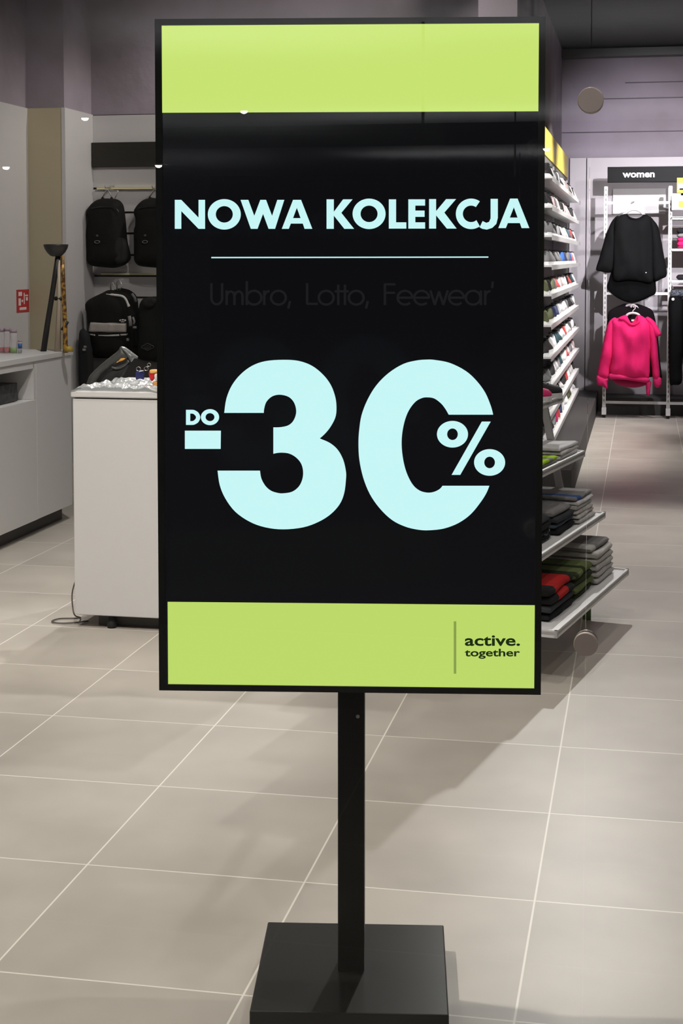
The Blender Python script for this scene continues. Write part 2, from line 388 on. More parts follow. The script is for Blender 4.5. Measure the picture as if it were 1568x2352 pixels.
M_lime2 = mat('screen_lime_lower', (4, 5, 3), .06, emit=(194, 222, 108), es=1.0)
M_wht = mat('screen_white', (5, 5, 5), .06, emit=(205, 252, 253), es=1.0)
M_txtd = mat('screen_green_text', (8, 12, 5), .08, emit=(32, 50, 20), es=.7)
M_bar = mat('screen_divider', (8, 12, 5), .08, emit=(140, 160, 78), es=1)
M_ghost = mat('screen_ghost_text', (10, 10, 11), .06, emit=(29, 29, 31), es=1)
screen = put('screen', MB().box((a0, -.046, b0), (a1, -.021, b1)), M_scr, sign, False)
def loc_fn(dy, ox=0, oy=0, s=1.0):
    n = Vector((-ss_, sc_, 0))
    def f(x, y):
        r = ray(ox + x / s, oy + y / s); t = (-.046 - (EYEV - SO).dot(n)) / r.dot(n); w_ = EYEV + r * t - SO
        return Vector((w_.x * sc_ + w_.y * ss_, dy, w_.z))
    return f
def scr_put(name, polys, mt, fn, dy=-.0005):
    m = MB()
    for p in polys: m.flat(p, fn, (0, .0004, 0))
    return put(name, m, mt, screen, False)
DY = -.0465
put('lime_band', MB().box((a0, -.0466, 1.868), (a1, -.0461, b1)), M_lime, screen, False)
put('lime_band', MB().box((-.385, -.0466, b0), (a1, -.0461, .853)), M_lime2, screen, False)
def ell(cx, cy, rx, ry, a=0, b=360, n=40): return [(cx + rx * math.cos(R(a + (b - a) * i / n)), cy + ry * math.sin(R(a + (b - a) * i / n))) for i in range(n if b - a == 360 else n + 1)]
def runs(*rs):       # each run is smooth, runs meet in corners
    out = []
    for r_ in rs: out += spline(r_, False, 4) if len(r_) > 2 else list(r_)
    return out
# heading
H = []
H.append([[(72, 184), (72, 68), (98, 68), (167, 139), (167, 68), (193, 68), (193, 184), (167, 184), (98, 113), (98, 184)]])
H.append([ell(270, 126, 66, 61), ell(270, 126, 34, 33)])
H.append([[(335, 68), (366, 68), (390, 132), (414, 68), (437, 68), (461, 132), (482, 68), (510, 68), (473, 184), (447, 184), (425, 124), (403, 184), (376, 184)]])
H.append([[(500, 184), (545, 68), (577, 68), (622, 184), (591, 184), (584, 163), (536, 163), (528, 184)], [(545, 141), (560, 100), (575, 141)]])
H.append([[(679, 184), (679, 66), (708, 66), (708, 116), (745, 66), (783, 66), (738, 120), (789, 184), (750, 184), (708, 131), (708, 184)]])
H.append([ell(849, 124, 66, 61), ell(849, 124, 34, 33)])
H.append([[(928, 66), (957, 66), (957, 158), (998, 158), (998, 183), (928, 183)]])
H.append([[(1006, 66), (1073, 66), (1073, 91), (1034, 91), (1034, 111), (1071, 111), (1071, 136), (1034, 136), (1034, 158), (1073, 158), (1073, 183), (1006, 183)]])
H.append([[(1089, 183), (1089, 65), (1117, 65), (1117, 113), (1157, 65), (1197, 65), (1150, 119), (1199, 183), (1160, 183), (1117, 130), (1117, 183)]])
H.append([ell(1257, 124, 61, 61, 55, 305) + ell(1257, 124, 33, 33, 305, 50)])
H.append([[(1364, 64), (1364, 140), (1358, 164), (1342, 180), (1320, 187), (1302, 184), (1291, 178), (1303, 153), (1318, 160), (1329, 156), (1335, 142), (1335, 64)]])
H.append([[(1366, 181), (1413, 63), (1443, 63), (1490, 181), (1459, 181), (1452, 161), (1404, 161), (1396, 181)], [(1412, 139), (1428, 98), (1443, 139)]])
f3 = loc_fn(DY, 360, 420, 1568 / 900)
scr_put('heading_lettering', H, M_wht, f3)
scr_put('divider_line', [[[(218, 296.5), (1326, 294.5), (1326, 299.5), (218, 301.5)]]], M_wht, f3)
# big number
f4 = loc_fn(DY, 400, 780, 1.96)
three = runs([(225, 330), (235, 265), (260, 205), (300, 155), (350, 118), (410, 97), (490, 91), (560, 96), (620, 118), (670, 158), (705, 205), (725, 260), (730, 310), (725, 350), (705, 390), (680, 422), (655, 445)],
             [(657, 446), (700, 465), (735, 495), (760, 540), (772, 590), (773, 625), (765, 690), (745, 740), (705, 785), (650, 820), (580, 845), (490, 854), (410, 845), (340, 820), (275, 775), (230, 715), (205, 655), (195, 590)],
             [(386, 590), (392, 625), (410, 658), (435, 680), (465, 690), (490, 692), (530, 685), (560, 662), (576, 630), (580, 595), (572, 560), (550, 532), (520, 514), (490, 509), (465, 510), (446, 514)],
             [(446, 395), (480, 394), (515, 385), (538, 362), (549, 325), (540, 285), (515, 258), (475, 248), (440, 256), (415, 280), (405, 310), (403, 330)])
zero = runs([(1435, 338), (1425, 300), (1400, 240), (1360, 185), (1310, 140), (1240, 105), (1175, 92), (1140, 90), (1090, 94), (1030, 110), (965, 150), (910, 205), (870, 270), (843, 340), (832, 410), (829, 470), (833, 540), (850, 620), (880, 695), (925, 760), (980, 812), (1040, 842), (1100, 856), (1150, 858), (1215, 850), (1280, 825), (1335, 785), (1380, 730), (1405, 690), (1418, 658)],
            [(1207, 658), (1195, 672), (1170, 685), (1140, 689), (1105, 680), (1075, 655), (1050, 610), (1033, 555), (1024, 490), (1025, 430), (1036, 370), (1055, 320), (1085, 280), (1115, 263), (1140, 260), (1170, 265), (1200, 287), (1220, 312), (1235, 338)])
scr_put('number_lettering', [[three], [zero]], M_wht, f4)
scr_put('percent_lettering', [[ell(1252, 426, 70, 60), ell(1252, 426, 24, 26)], [ell(1419, 553, 70, 60), ell(1419, 553, 24, 26)], [[(1384, 369), (1424, 369), (1287, 609), (1248, 609)]]], M_wht, f4)
scr_put('minus_lettering', [[[(48, 410), (210, 410), (209, 492), (48, 492)]],
    [runs([(53, 316), (82, 316)], [(90, 317), (108, 328), (117, 350), (108, 372), (90, 383)], [(82, 384), (53, 384)]), runs([(72, 333), (80, 333)], [(86, 334), (95, 342), (98, 350), (95, 358), (86, 366)], [(80, 367), (72, 367)])],
    [ell(161, 349, 41, 36), ell(161, 349, 20, 18)]], M_wht, f4)
# stroke letters for the faint line
def stroke(pts, w_):
    polys = []
    for (x0, y0), (x1, y1) in zip(pts, pts[1:]):
        L = math.hypot(x1 - x0, y1 - y0) or 1; nx, ny = -(y1 - y0) / L * w_ / 2, (x1 - x0) / L * w_ / 2; ex, ey = (x1 - x0) / L * w_ * .2, (y1 - y0) / L * w_ * .2
        polys.append([[(x0 + nx - ex, y0 + ny - ey), (x1 + nx + ex, y1 + ny + ey), (x1 - nx + ex, y1 - ny + ey), (x0 - nx - ex, y0 - ny - ey)]])
    return polys
BL, CT, XT = 487, 403, 432      # baseline, cap top, x-height
def glyph(c, x):
    r = (BL - XT) / 2; cy = (BL + XT) / 2; g = []
    if c == 'U': g = [[(x + 5, CT), (x + 5, 462)] + [(x + 25 - 20 * math.cos(t), 462 + 24 * math.sin(t)) for t in [i * math.pi / 8 for i in range(1, 8)]] + [(x + 45, 462), (x + 45, CT)]]; a = 58
    elif c == 'm': g = [[(x + 4, XT), (x + 4, BL)], [(x + 4, 452), (x + 10, 438), (x + 20, XT + 2), (x + 30, 440), (x + 33, 452), (x + 33, BL)], [(x + 33, 452), (x + 40, 438), (x + 50, XT + 2), (x + 60, 440), (x + 63, 452), (x + 63, BL)]]; a = 75
    elif c == 'b': g = [[(x + 4, CT - 8), (x + 4, BL)], ell(x + 31, cy, r, r) + [(x + 31 + r, cy)]]; a = 65
    elif c == 'r': g = [[(x + 4, XT), (x + 4, BL)], [(x + 4, 452), (x + 10, 438), (x + 22, XT + 1)]]; a = 28
    elif c == 'o': g = [ell(x + 29, cy, r, r) + [(x + 29 + r, cy)]]; a = 62
    elif c == ',': g = [[(x + 10, BL - 12), (x + 4, BL + 14)]]; a = 42
    elif c == 'L': g = [[(x + 4, CT), (x + 4, BL - 3), (x + 42, BL - 3)]]; a = 46
    elif c == 't': g = [[(x + 12, CT + 6), (x + 12, BL)], [(x, XT + 2), (x + 24, XT + 2)]]; a = 25
    elif c == 'F': g = [[(x + 42, CT + 3), (x + 4, CT + 3), (x + 4, BL)], [(x + 4, 440), (x + 40, 440)]]; a = 50
    elif c == 'e': g = [[(x + 2, cy), (x + 56, cy)] + ell(x + 29, cy, r, r, 0, -310, 24)]; a = 62
    elif c == 'w': g = [[(x, XT), (x + 16, BL), (x + 32, XT + 4), (x + 48, BL), (x + 64, XT)]]; a = 68
    elif c == 'a': g = [ell(x + 29, cy, r, r) + [(x + 29 + r, cy)], [(x + 58, XT), (x + 58, BL)]]; a = 70
    elif c == "'": g = [[(x + 4, CT - 6), (x + 2, CT + 16)]]; a = 12
    else: a = 28
    return g, a
gp = []; x = 213
for c in "Umbro, Lotto, Feewear'":
    g, a = glyph(c, x)
    for pl in g: gp += stroke(pl, 9)
    x += a
k_ = (1352 - 213) / (x - 213)
gp = [[[(213 + (p[0] - 213) * k_, p[1]) for p in poly] for poly in pp] for pp in gp]
scr_put('faint_lettering', gp, M_ghost, f3)
# text from the built-in font, fitted to a box in the photo frame
def font_polys(txt, bold=0.0, spacing=1):
    cu = bpy.data.curves.new('lettering', 'FONT'); cu.body = txt; cu.offset = bold; cu.space_character = spacing; cu.resolution_u = 4
    ob = bpy.data.objects.new('lettering', cu); COL.objects.link(ob)
    bpy.context.view_layer.update()
    me = bpy.data.meshes.new_from_object(ob.evaluated_get(bpy.context.evaluated_depsgraph_get()))
    vs = [tuple(v.co) for v in me.vertices]; fs = [tuple(p.vertices) for p in me.polygons]
    bpy.data.objects.remove(ob); bpy.data.curves.remove(cu); bpy.data.meshes.remove(me)
    return vs, fs
def text_into(mb, txt, box, fn, bold=.02, spacing=1):
    vs, fs = font_polys(txt, bold, spacing); xs = [v[0] for v in vs]; ys = [v[1] for v in vs]
    x0, x1, y0, y1 = min(xs), max(xs), min(ys), max(ys)
    nv = [mb.bm.verts.new(fn(box[0] + (v[0] - x0) / (x1 - x0) * (box[2] - box[0]), box[3] - (v[1] - y0) / (y1 - y0) * (box[3] - box[1]))) for v in vs]
    for f in fs: mb.face([nv[i] for i in f])
    return mb
f5 = loc_fn(-.0472, 1000, 1370, 6.03)
m = MB(); text_into(m, 'active.', (405, 537, 1168, 684), f5, .022); text_into(m, 'together', (403, 722, 1168, 862), f5, .022)
put('tagline_lettering', m, M_txtd, screen, False)
scr_put('divider_bar', [[[(251, 343), (286, 343), (286, 1068), (251, 1068)]]], M_bar, loc_fn(-.0471, 1000, 1370, 6.03))

# ================================================================== LEFT: CASH COUNTERS
def quadbox(a, b, bev=.003): return MB().box(a, b).bevel(bev, 2)
c1 = blank('cash_counter', (-3.6, 7.5, 0)); tag(c1, 'long white cash counter along the left wall with an open niche', 'counter')
put('countertop', quadbox((-4.1, 6.0, .99), (-3.345, 8.64, 1.022)), M_white, c1)
put('end_panel', quadbox((-4.08, 8.085, .09), (-3.352, 8.62, .989)), M_white, c1)
put('front_panel', quadbox((-4.08, 6.0, .09), (-3.35, 8.08, .775)), M_white, c1)
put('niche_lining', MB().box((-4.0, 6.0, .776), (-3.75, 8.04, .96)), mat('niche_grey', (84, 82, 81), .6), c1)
put('top_rail', MB().box((-3.7, 6.0, .952), (-3.352, 8.05, .989)).box((-3.7, 8.045, .776), (-3.352, 8.083, .989)), M_white, c1)
put('plinth', MB().box((-4.05, 6.0, 0), (-3.42, 8.62, .088)), M_dark, c1)
o = put('storage_box', quadbox((-3.56, 7.62, .778), (-3.4, 7.93, .88)), mat('charcoal_box', (72, 72, 74), .7, noise_=(30, (50, 50, 52), .1)), None, origin=(-3.48, 7.77, .778))
tag(o, 'charcoal patterned box standing in the niche of the cash counter', 'box')

c2 = blank('service_counter', (-1.8, 6.4, 0)); tag(c2, 'white block service counter half hidden behind the screen', 'counter')
put('body', quadbox((-2.352, 6.06, .058), (-1.2, 6.75, .98), .004), M_white, c2)
put('countertop', quadbox((-2.358, 6.05, .985), (-1.19, 6.78, 1.014), .006), M_white, c2)
put('shadow_gap', MB().box((-2.345, 6.068, .979), (-1.21, 6.74, .986)), M_dark, c2)
put('plinth', MB().box((-2.27, 6.13, 0), (-1.25, 6.7, .058)), M_dark, c2)
for x_ in (-2.2, -1.4): put('foot', MB().lathe([(.02, 0), (.02, .02), (.012, .058)], (x_, 6.1, 0)), M_black, c2)
P = [atZ(*q, .006) for q in ((203, 1426), (170, 1430), (135, 1431), (119, 1427), (135, 1421), (165, 1420), (185, 1419))]
P2 = [at(*q, 6.07) for q in ((166, 1417), (157, 1400), (152, 1370), (157, 1340), (163, 1322))]
P2 = [Vector((p.x, 6.1 + .02 * i, max(p.z, .01))) for i, p in enumerate(P2)]
o = put('power_cable', MB().tube(spline([tuple(p) for p in P + P2], False, 6), .0032, 6), mat('cable_grey', (82, 78, 74), .5), None, origin=(-2.38, 6.1, 0)); tag(o, 'thin grey cable looped on the floor beside the service counter', 'cable')

# red and white fire-equipment sign on the left wall
fs = blank('fire_sign', (-4.57, 10.95, 1.23)); tag(fs, 'small red and white fire equipment sign on the left wall', 'sign')
ya, yb, za, zb = 10.66, 10.89, 1.165, 1.335
put('plate', MB().box((-4.57, ya, za), (-4.566, yb, zb)), mat('sign_red', (176, 40, 42), .5), fs)
def sq(m, y0, z0, y1, z1): m.box((-4.566, ya + (yb - ya) * y0, za + (zb - za) * z0), (-4.5645, ya + (yb - ya) * y1, za + (zb - za) * z1))
m = MB(); sq(m, .12, .72, .4, .9); sq(m, .12, .3, .3, .62); sq(m, .2, .1, .75, .22); sq(m, .55, .35, .62, .85); sq(m, .72, .5, .88, .66); sq(m, .66, .7, .9, .76); sq(m, .36, .45, .48, .55)
put('symbol', m, mat('sign_white', (215, 205, 205), .5), fs)

# tall stand with the black bowl on the cash counter
st = blank('bowl_stand', (-3.42, 8.45, 1.022)); tag(st, 'tall stand with a black bowl top and gold patterned leg on the cash counter', 'stand')
Yb = 8.45
f = lambda x, y: at(x / 4.126, 380 + y / 4.126, Yb)
cb = f(530, 770); sc4 = Yb / F / 4.126
put('bowl', MB().lathe([(36 * sc4, -98 * sc4), (60 * sc4, -88 * sc4), (90 * sc4, -58 * sc4), (113 * sc4, -20 * sc4), (124 * sc4, 14 * sc4), (120 * sc4, 24 * sc4), (104 * sc4, 14 * sc4), (50 * sc4, -30 * sc4)], (cb.x, cb.y, cb.z), 'z', 32), mat('bowl_black', (46, 44, 43), .4), st)
put('leg', MB().tube([f(550, 860), f(520, 1050), f(490, 1250), f(450, 1500), f(410, 1775)], [27 * sc4, 25 * sc4, 26 * sc4, 28 * sc4, 30 * sc4], 12), mat('leg_black', (30, 26, 25), .6), st, label='plain black leg')
M_gold = mat('gold_pattern', (188, 140, 60), .4, .3, noise_=(38, (88, 62, 34), .06))
put('leg', MB().tube([f(590, 860), f(598, 1100), f(612, 1400), f(620, 1700), f(622, 1775)], [20 * sc4, 22 * sc4, 22 * sc4, 24 * sc4, 26 * sc4], 12), M_gold, st, label='gold patterned leg')
put('pale_rod', MB().tube([f(560, 900), f(560, 1300), f(545, 1775)], [16 * sc4, 20 * sc4, 34 * sc4], 10), mat('pale_wood', (172, 158, 140), .6), st)
put('clamp', MB().tube([f(520, 1262), f(608, 1262)], 20 * sc4, 10), MATS['leg_black'], st)
put('clamp', MB().tube([f(590, 1560), f(640, 1480)], 18 * sc4, 10), MATS['leg_black'], st)
put('foot', MB().lathe([(45 * sc4, 0), (42 * sc4, 40 * sc4), (30 * sc4, 55 * sc4)], (f(650, 1775).x, Yb, 1.022)), mat('foot_ochre', (166, 138, 48), .5), st)
# clear jars at the far left
M_clear = mat('clear_plastic', (235, 228, 232), .15, alpha=.28)
for i, (px, py, wd, hh, lidc, base, lab) in enumerate([(4, 812, 16, 56, 'lid_grey', (176, 60, 70), 'clear jar with red contents on the cash counter, leftmost of the row'),
        (17, 811, 16, 58, 'lid_grey', (192, 84, 92), 'clear jar with pale red contents on the cash counter'),
        (31, 809, 18, 54, 'lid_grey', (120, 170, 50), 'clear jar with lime green contents on the cash counter'),
        (46, 806, 10, 30, 'lid_blue', (150, 146, 142), 'small clear jar with a blue middle, rightmost of the jars')]):
    p = at(px, py, 8.25); r_ = wd / 2 * 8.25 / F * .98; h_ = hh * 8.25 / F
    o = blank('clear_jar', (p.x, 8.25, 1.022)); tag(o, lab, 'jar', 'clear jars on the cash counter')
    put('jar_body', MB().lathe([(r_, 0), (r_, h_ * .9), (r_ * .9, h_ * .95)], (p.x, 8.25, 1.024), n=20), M_clear, o)
    put('contents', MB().lathe([(r_ * .9, 0), (r_ * .9, h_ * .22)], (p.x, 8.25, 1.026), n=20), mat('contents_%d' % i, base, .5), o)
    put('lid', MB().lathe([(r_, 0), (r_, h_ * .14)], (p.x, 8.25, 1.022 + h_ * .93), n=20), mat('lid_mauve', (150, 128, 140), .5), o)
    if i == 3: put('band', MB().lathe([(r_ * 1.02, 0), (r_ * 1.02, h_ * .4)], (p.x, 8.25, 1.022 + h_ * .4), n=20), mat('band_blue', (40, 90, 150), .5), o)

# dark header sign over the backpacks
o = put('header_board', quadbox((-4.265, 11.45, 2.285), (-2.9, 11.49, 2.478)), mat('header_black', (32, 30, 22), .5), None, origin=(-3.8, 11.4, 2.3)); tag(o, 'plain dark header board on the wall above the backpacks', 'sign board')
# low dark cabinet under the bags
o = put('low_cabinet', quadbox((-4.24, 11.16, 0), (-2.9, 11.48, .8)), M_dark, None, origin=(-3.7, 11.2, 0)); tag(o, 'low charcoal cabinet against the wall below the hanging backpacks', 'cabinet')

# ------------------------------------------------------------------ backpacks
M_bag = mat('bag_black', (27, 26, 24), .75, spec=.12, bump=(60, .3)); M_bag2 = mat('bag_charcoal', (44, 44, 43), .8, spec=.12); M_zip = mat('zip_black', (9, 9, 9), .4)
M_hook = mat('hook_wire', (190, 188, 182), .3, .7)
Yp = 11.36; sc6 = Yp / F / 8.25
bp = blank('backpack', at(264, 605, Yp)); tag(bp, 'black backpack hanging in the upper row, full bag nearest the left corner', 'backpack', 'backpacks hanging on the slatted wall')
F6 = px_fn(Yp, 180, 420, 8.25, 8.25)
body = [(440, 300), (300, 350), (175, 490), (168, 620), (190, 720), (160, 950), (158, 1080), (172, 1450), (200, 1530), (290, 1580), (550, 1605), (700, 1608), (870, 1560), (965, 1480), (1000, 1400), (975, 1290), (930, 1100), (905, 800), (880, 560), (855, 430), (800, 350), (720, 308), (600, 298)]
put('bag_body', MB().pillow(spline(body, True, 3), .17, 34, F6, .012, 6, 1, .35), M_bag, bp)
Fp = px_fn(Yp - .075, 180, 420, 8.25, 8.25)
put('top_pocket', MB().pillow(spline([(215, 500), (400, 478), (640, 475), (740, 530), (740, 570), (560, 630), (350, 690), (240, 620)], True, 3), .05, 20, Fp, .004, 5, 2), M_bag2, bp)
put('front_pocket', MB().pillow(spline([(230, 760), (620, 800), (640, 1080), (600, 1500), (300, 1500), (215, 1400)], True, 3), .06, 24, Fp, .008, 6, 3), M_bag, bp)
put('side_pocket', MB().pillow(spline([(660, 1070), (880, 1050), (940, 1250), (900, 1500), (700, 1520), (640, 1300)], True, 3), .06, 20, Fp, .008, 6, 4), M_bag2, bp)
Fz = px_fn(Yp - .115, 180, 420, 8.25, 8.25)
put('zipper', MB().tube([Fz(*q) for q in spline([(240, 490), (420, 462), (620, 460), (720, 500), (770, 570)], False, 4)], .006, 6), M_zip, bp)
put('emblem', MB().tube([Fz(*q) for q in ell(355, 1120, 48, 24)], .0035, 6, True).tube([Fz(*q) for q in ell(355, 1000, 18, 12, n=12)], .003, 6, True), mat('emblem_grey', (92, 92, 90), .4), bp)
put('loop', MB().tube([px_fn(Yp + .03, 180, 420, 8.25, 8.25)(*q) for q in ((440, 310), (455, 270), (480, 300))], .007, 6), M_zip, bp)
put('loop', MB().tube([px_fn(Yp + .03, 180, 420, 8.25, 8.25)(*q) for q in ((610, 310), (628, 270), (650, 300))], .007, 6), M_zip, bp)
Fw = px_fn(Yp + .03, 180, 420, 8.25, 8.25)
def hook(px_, zy, lab):
    q = Fw(px_, zy); o = blank('wall_hook', (q.x, 11.49, q.z)); tag(o, lab, 'hook', 'wire hooks on the slatted wall')
    put('wire', MB().tube([(q.x, 11.488, q.z + .02), (q.x, Yp - .02, q.z + .012), (q.x, Yp - .04, q.z + .03)], .004, 8), M_hook, o)
    put('hook_plate', MB().box((q.x - .02, 11.48, q.z), (q.x + .02, 11.489, q.z + .04)), M_hook, o)
    return o
put('hang_loop', MB().tube([Fw(*q) for q in ((450, 285), (540, 130), (560, 130), (640, 285))], .0045, 6).tube([Fw(*q) for q in ((600, 150), (760, 155), (690, 300))], .0045, 6), M_hook, bp)
hook(555, 135, 'wire hook holding the upper left black backpack')
shift = at(180 + 108, 600, Yp) - at(180, 600, Yp)
dup(bp, bp.location + shift, 'black backpack in the upper row, cut by the left edge of the screen')
hook(555 + 108 * 8.25, 135, 'wire hook holding the upper backpack beside the screen')
# lower row
Y3 = 11.2; F7 = px_fn(Y3, 180, 630, 7.84, 7.84); sc7 = Y3 / F / 7.84
bk = blank('backpack', at(300, 815, Y3 + .12)); tag(bk, 'plain black backpack behind the silver-banded one, grey strap at its side', 'backpack', 'backpacks hanging on the slatted wall')
F7b = px_fn(Y3 + .14, 180, 630, 7.84, 7.84)
put('bag_body', MB().pillow(spline([(700, 262), (860, 262), (980, 320), (1060, 430), (1085, 700), (1085, 1200), (1060, 1480), (900, 1530), (700, 1520), (640, 900), (600, 400)], True, 3), .13, 26, F7b, .01, 6, 5, .4), M_bag, bk)
put('strap', MB().tube([px_fn(Y3 + .03, 180, 630, 7.84, 7.84)(*q) for q in ((960, 350), (1010, 420), (1035, 500))], .012, 6), mat('strap_grey', (100, 98, 98), .7), bk)
b3 = blank('backpack', at(245, 822, Y3)); tag(b3, 'black backpack with a silver band and white trim, lower row', 'backpack', 'backpacks hanging on the slatted wall')
body3 = [(540, 285), (420, 340), (250, 420), (160, 480), (130, 560), (160, 760), (185, 900), (195, 1090), (232, 1350), (275, 1480), (500, 1512), (760, 1500), (900, 1470), (935, 1200), (915, 860), (930, 640), (875, 450), (780, 350), (660, 292)]
put('bag_body', MB().pillow(spline(body3, True, 3), .17, 34, F7, .008, 6, 6, .35), M_bag, b3)
Ft = px_fn(Y3 - .105, 180, 630, 7.84, 7.84); M_silver = mat('silver_fabric', (176, 168, 162), .45, .1, bump=(12, .6)); M_trim = mat('white_piping', (205, 203, 200), .5)
put('piping', MB().tube([px_fn(Y3 - .075, 180, 630, 7.84, 7.84)(*q) for q in spline([(500, 358), (640, 372), (780, 392), (845, 440), (885, 520), (910, 585)], False, 4)], [.004] * 3 + [.009] * 15 + [.011] * 3, 8), M_trim, b3)
put('silver_band', MB().pillow([(215, 862), (540, 870), (865, 880), (868, 960), (865, 1045), (520, 1050), (180, 1040), (195, 950)], .025, 34, Ft, .012, 5, 7, .3, edge=30, power=.35), M_silver, b3)
put('lower_stripe', MB().pillow([(200, 1073), (540, 1090), (888, 1068), (870, 1100), (700, 1115), (500, 1122), (215, 1100)], .02, 40, Ft, .003, 5, 8, .3, edge=12, power=.35), M_trim, b3)
m = MB()
for q in ((760, 828), (800, 820), (840, 828)): m.tube([Ft(q[0], q[1] + 14, .004), Ft(q[0] + (q[0] - 800) * .2, q[1] - 10, .004)], .008, 6)
m.box(tuple(Ft(770, 860, .008)), tuple(Ft(830, 848, 0)))
put('emblem', m, M_trim, b3)
m = MB().tube([Ft(*q) for q in ((915, 750), (935, 850), (940, 930))], .014, 6).tube([Ft(*q) for q in ((980, 770), (1010, 850), (990, 900))], .009, 6).tube([Ft(*q) for q in ((985, 955), (1045, 955))], .01, 6)
put('strap_buckle', m, mat('buckle_grey', (128, 126, 128), .5), b3)
put('side_logo', MB().tube([Ft(870, 1180), Ft(905, 1172)], .012, 6), MATS['buckle_grey'], b3)
put('hanger_ring', MB().tube([F7(*q) for q in ((590, 300), (570, 180), (620, 150), (660, 230), (650, 300))], .006, 6).tube([F7(*q) for q in ((700, 290), (680, 130), (740, 90), (790, 200), (740, 290))], .006, 6).box(tuple(F7(640, 200, .02)), tuple(F7(700, 270, .03))), M_hook, b3)
b5 = blank('backpack', at(345, 830, Y3)); tag(b5, 'black backpack with a tone on tone diamond emblem beside the screen edge, lower row', 'backpack', 'backpacks hanging on the slatted wall')
put('bag_body', MB().pillow(spline([(1180, 430), (1110, 520), (1075, 700), (1070, 1100), (1075, 1480), (1150, 1560), (1500, 1600), (1900, 1560), (1950, 1100), (1930, 700), (1850, 470), (1600, 400), (1350, 400)], True, 3), .17, 34, F7, .012, 6, 9, .35), mat('bag_slate', (34, 35, 34), .75, spec=.12, bump=(50, .4)), b5)
Fd = px_fn(Y3 - .12, 180, 630, 7.84, 7.84); M_tone = mat('tone_emblem', (52, 52, 52), .5)
def dia(cx, cy, a, b, n=10): return spline([(cx - a, cy), (cx - a * .45, cy - b * .6), (cx, cy - b), (cx + a * .45, cy - b * .6), (cx + a, cy), (cx + a * .45, cy + b * .6), (cx, cy + b), (cx - a * .45, cy + b * .6)], True, 3)
put('emblem', MB().tube([Fd(*q) for q in dia(1245, 1310, 115, 62)], .004, 6, True).tube([Fd(*q) for q in dia(1245, 1315, 62, 32)], .004, 6, True).tube([Fd(*q) for q in dia(1245, 1318, 20, 8)], .003, 6, True), M_tone, b5)
put('front_fold', MB().pillow(spline([(1170, 440), (1370, 430), (1400, 500), (1330, 590), (1170, 580)], True, 3), .04, 16, Fd, .01, 8, 4), M_bag2, b5)
# narrow bag seen edge-on at the corner
sb = blank('shoulder_bag', at(192, 885, 11.0)); tag(sb, 'narrow black bag with a small grey logo hanging at the wall corner', 'bag')
Fs = px_fn(11.05, 180, 630, 7.84, 7.84)
put('bag_body', MB().pillow(spline([(80, 975), (20, 1030), (5, 1200), (10, 1700), (20, 2010), (150, 2060), (262, 2020), (262, 1500), (200, 1100), (150, 1030), (110, 985)], True, 3), .1, 26, Fs, .012, 5, 11), mat('bag_grey_black', (38, 38, 39), .7, spec=.12), sb)
put('logo', MB().box(tuple(Fs(140, 1280, .055)), tuple(Fs(185, 1315, .045))).box(tuple(Fs(120, 1330, .055)), tuple(Fs(170, 1370, .045))), mat('logo_grey', (135, 135, 135), .6), sb)
for z, x0, x1, lab in ((2.118, -4.23, -3.6, 'upper pale rail along the slatted wall over the backpacks'), (1.445, -4.2, -3.6, 'lower pale rail along the slatted wall between the backpack rows')):
    o = put('wall_rail', MB().box((x0, 11.46, z - .007), (x1, 11.488, z + .007)), mat('rail_cream', (222, 214, 170), .4), None, origin=((x0 + x1) / 2, 11.47, z)); tag(o, lab, 'rail', 'pale rails on the slatted wall')

# ------------------------------------------------------------------ things on the service counter
Yt = 6.4; F7c = px_fn(Yt, 180, 630, 7.84, 7.84)
tl = blank('hand_tool', (at(250, 890, Yt).x, Yt, 1.014)); tag(tl, 'dark grey plastic tool with an orange mark leaning on the service counter', 'tool')
M_tool = mat('tool_grey', (60, 61, 59), .5); M_tool2 = mat('tool_dark', (24, 24, 23), .6)
put('shell', MB().pillow(spline([(140, 2020), (160, 1930), (200, 1830), (310, 1710), (480, 1560), (620, 1450), (720, 1370), (760, 1300), (850, 1350), (905, 1440), (880, 1500), (800, 1540), (650, 1620), (560, 1690), (440, 1780), (380, 1860), (330, 1940), (290, 2030)], True, 3), .06, 40, F7c, .002, 4, 1), M_tool, tl)
put('head', MB().pillow(spline([(770, 1295), (840, 1310), (900, 1350), (980, 1410), (1065, 1480), (1060, 1510), (1000, 1515), (950, 1580), (900, 1500), (840, 1420), (780, 1350)], True, 3), .055, 26, px_fn(Yt - .01, 180, 630, 7.84, 7.84), .002), mat('tool_light', (92, 93, 92), .35), tl)
put('grip', MB().tube([F7c(*q) for q in spline([(600, 1670), (680, 1700), (760, 1680), (850, 1620), (900, 1560)], False, 4)], .005, 8), M_tool, tl)
put('underside', MB().pillow(spline([(300, 2030), (340, 1950), (460, 1800), (600, 1700), (860, 1600), (930, 1570), (880, 1700), (800, 1830), (700, 1900), (560, 2030)], True, 3), .03, 26, px_fn(Yt + .015, 180, 630, 7.84, 7.84)), M_tool2, tl)
put('orange_mark', MB().pillow(spline([(680, 1590), (740, 1540), (760, 1515), (850, 1510), (810, 1550), (750, 1570)], True, 3), .01, 14, px_fn(Yt - .028, 180, 630, 7.84, 7.84)), mat('orange_mark', (214, 150, 60), .5), tl)
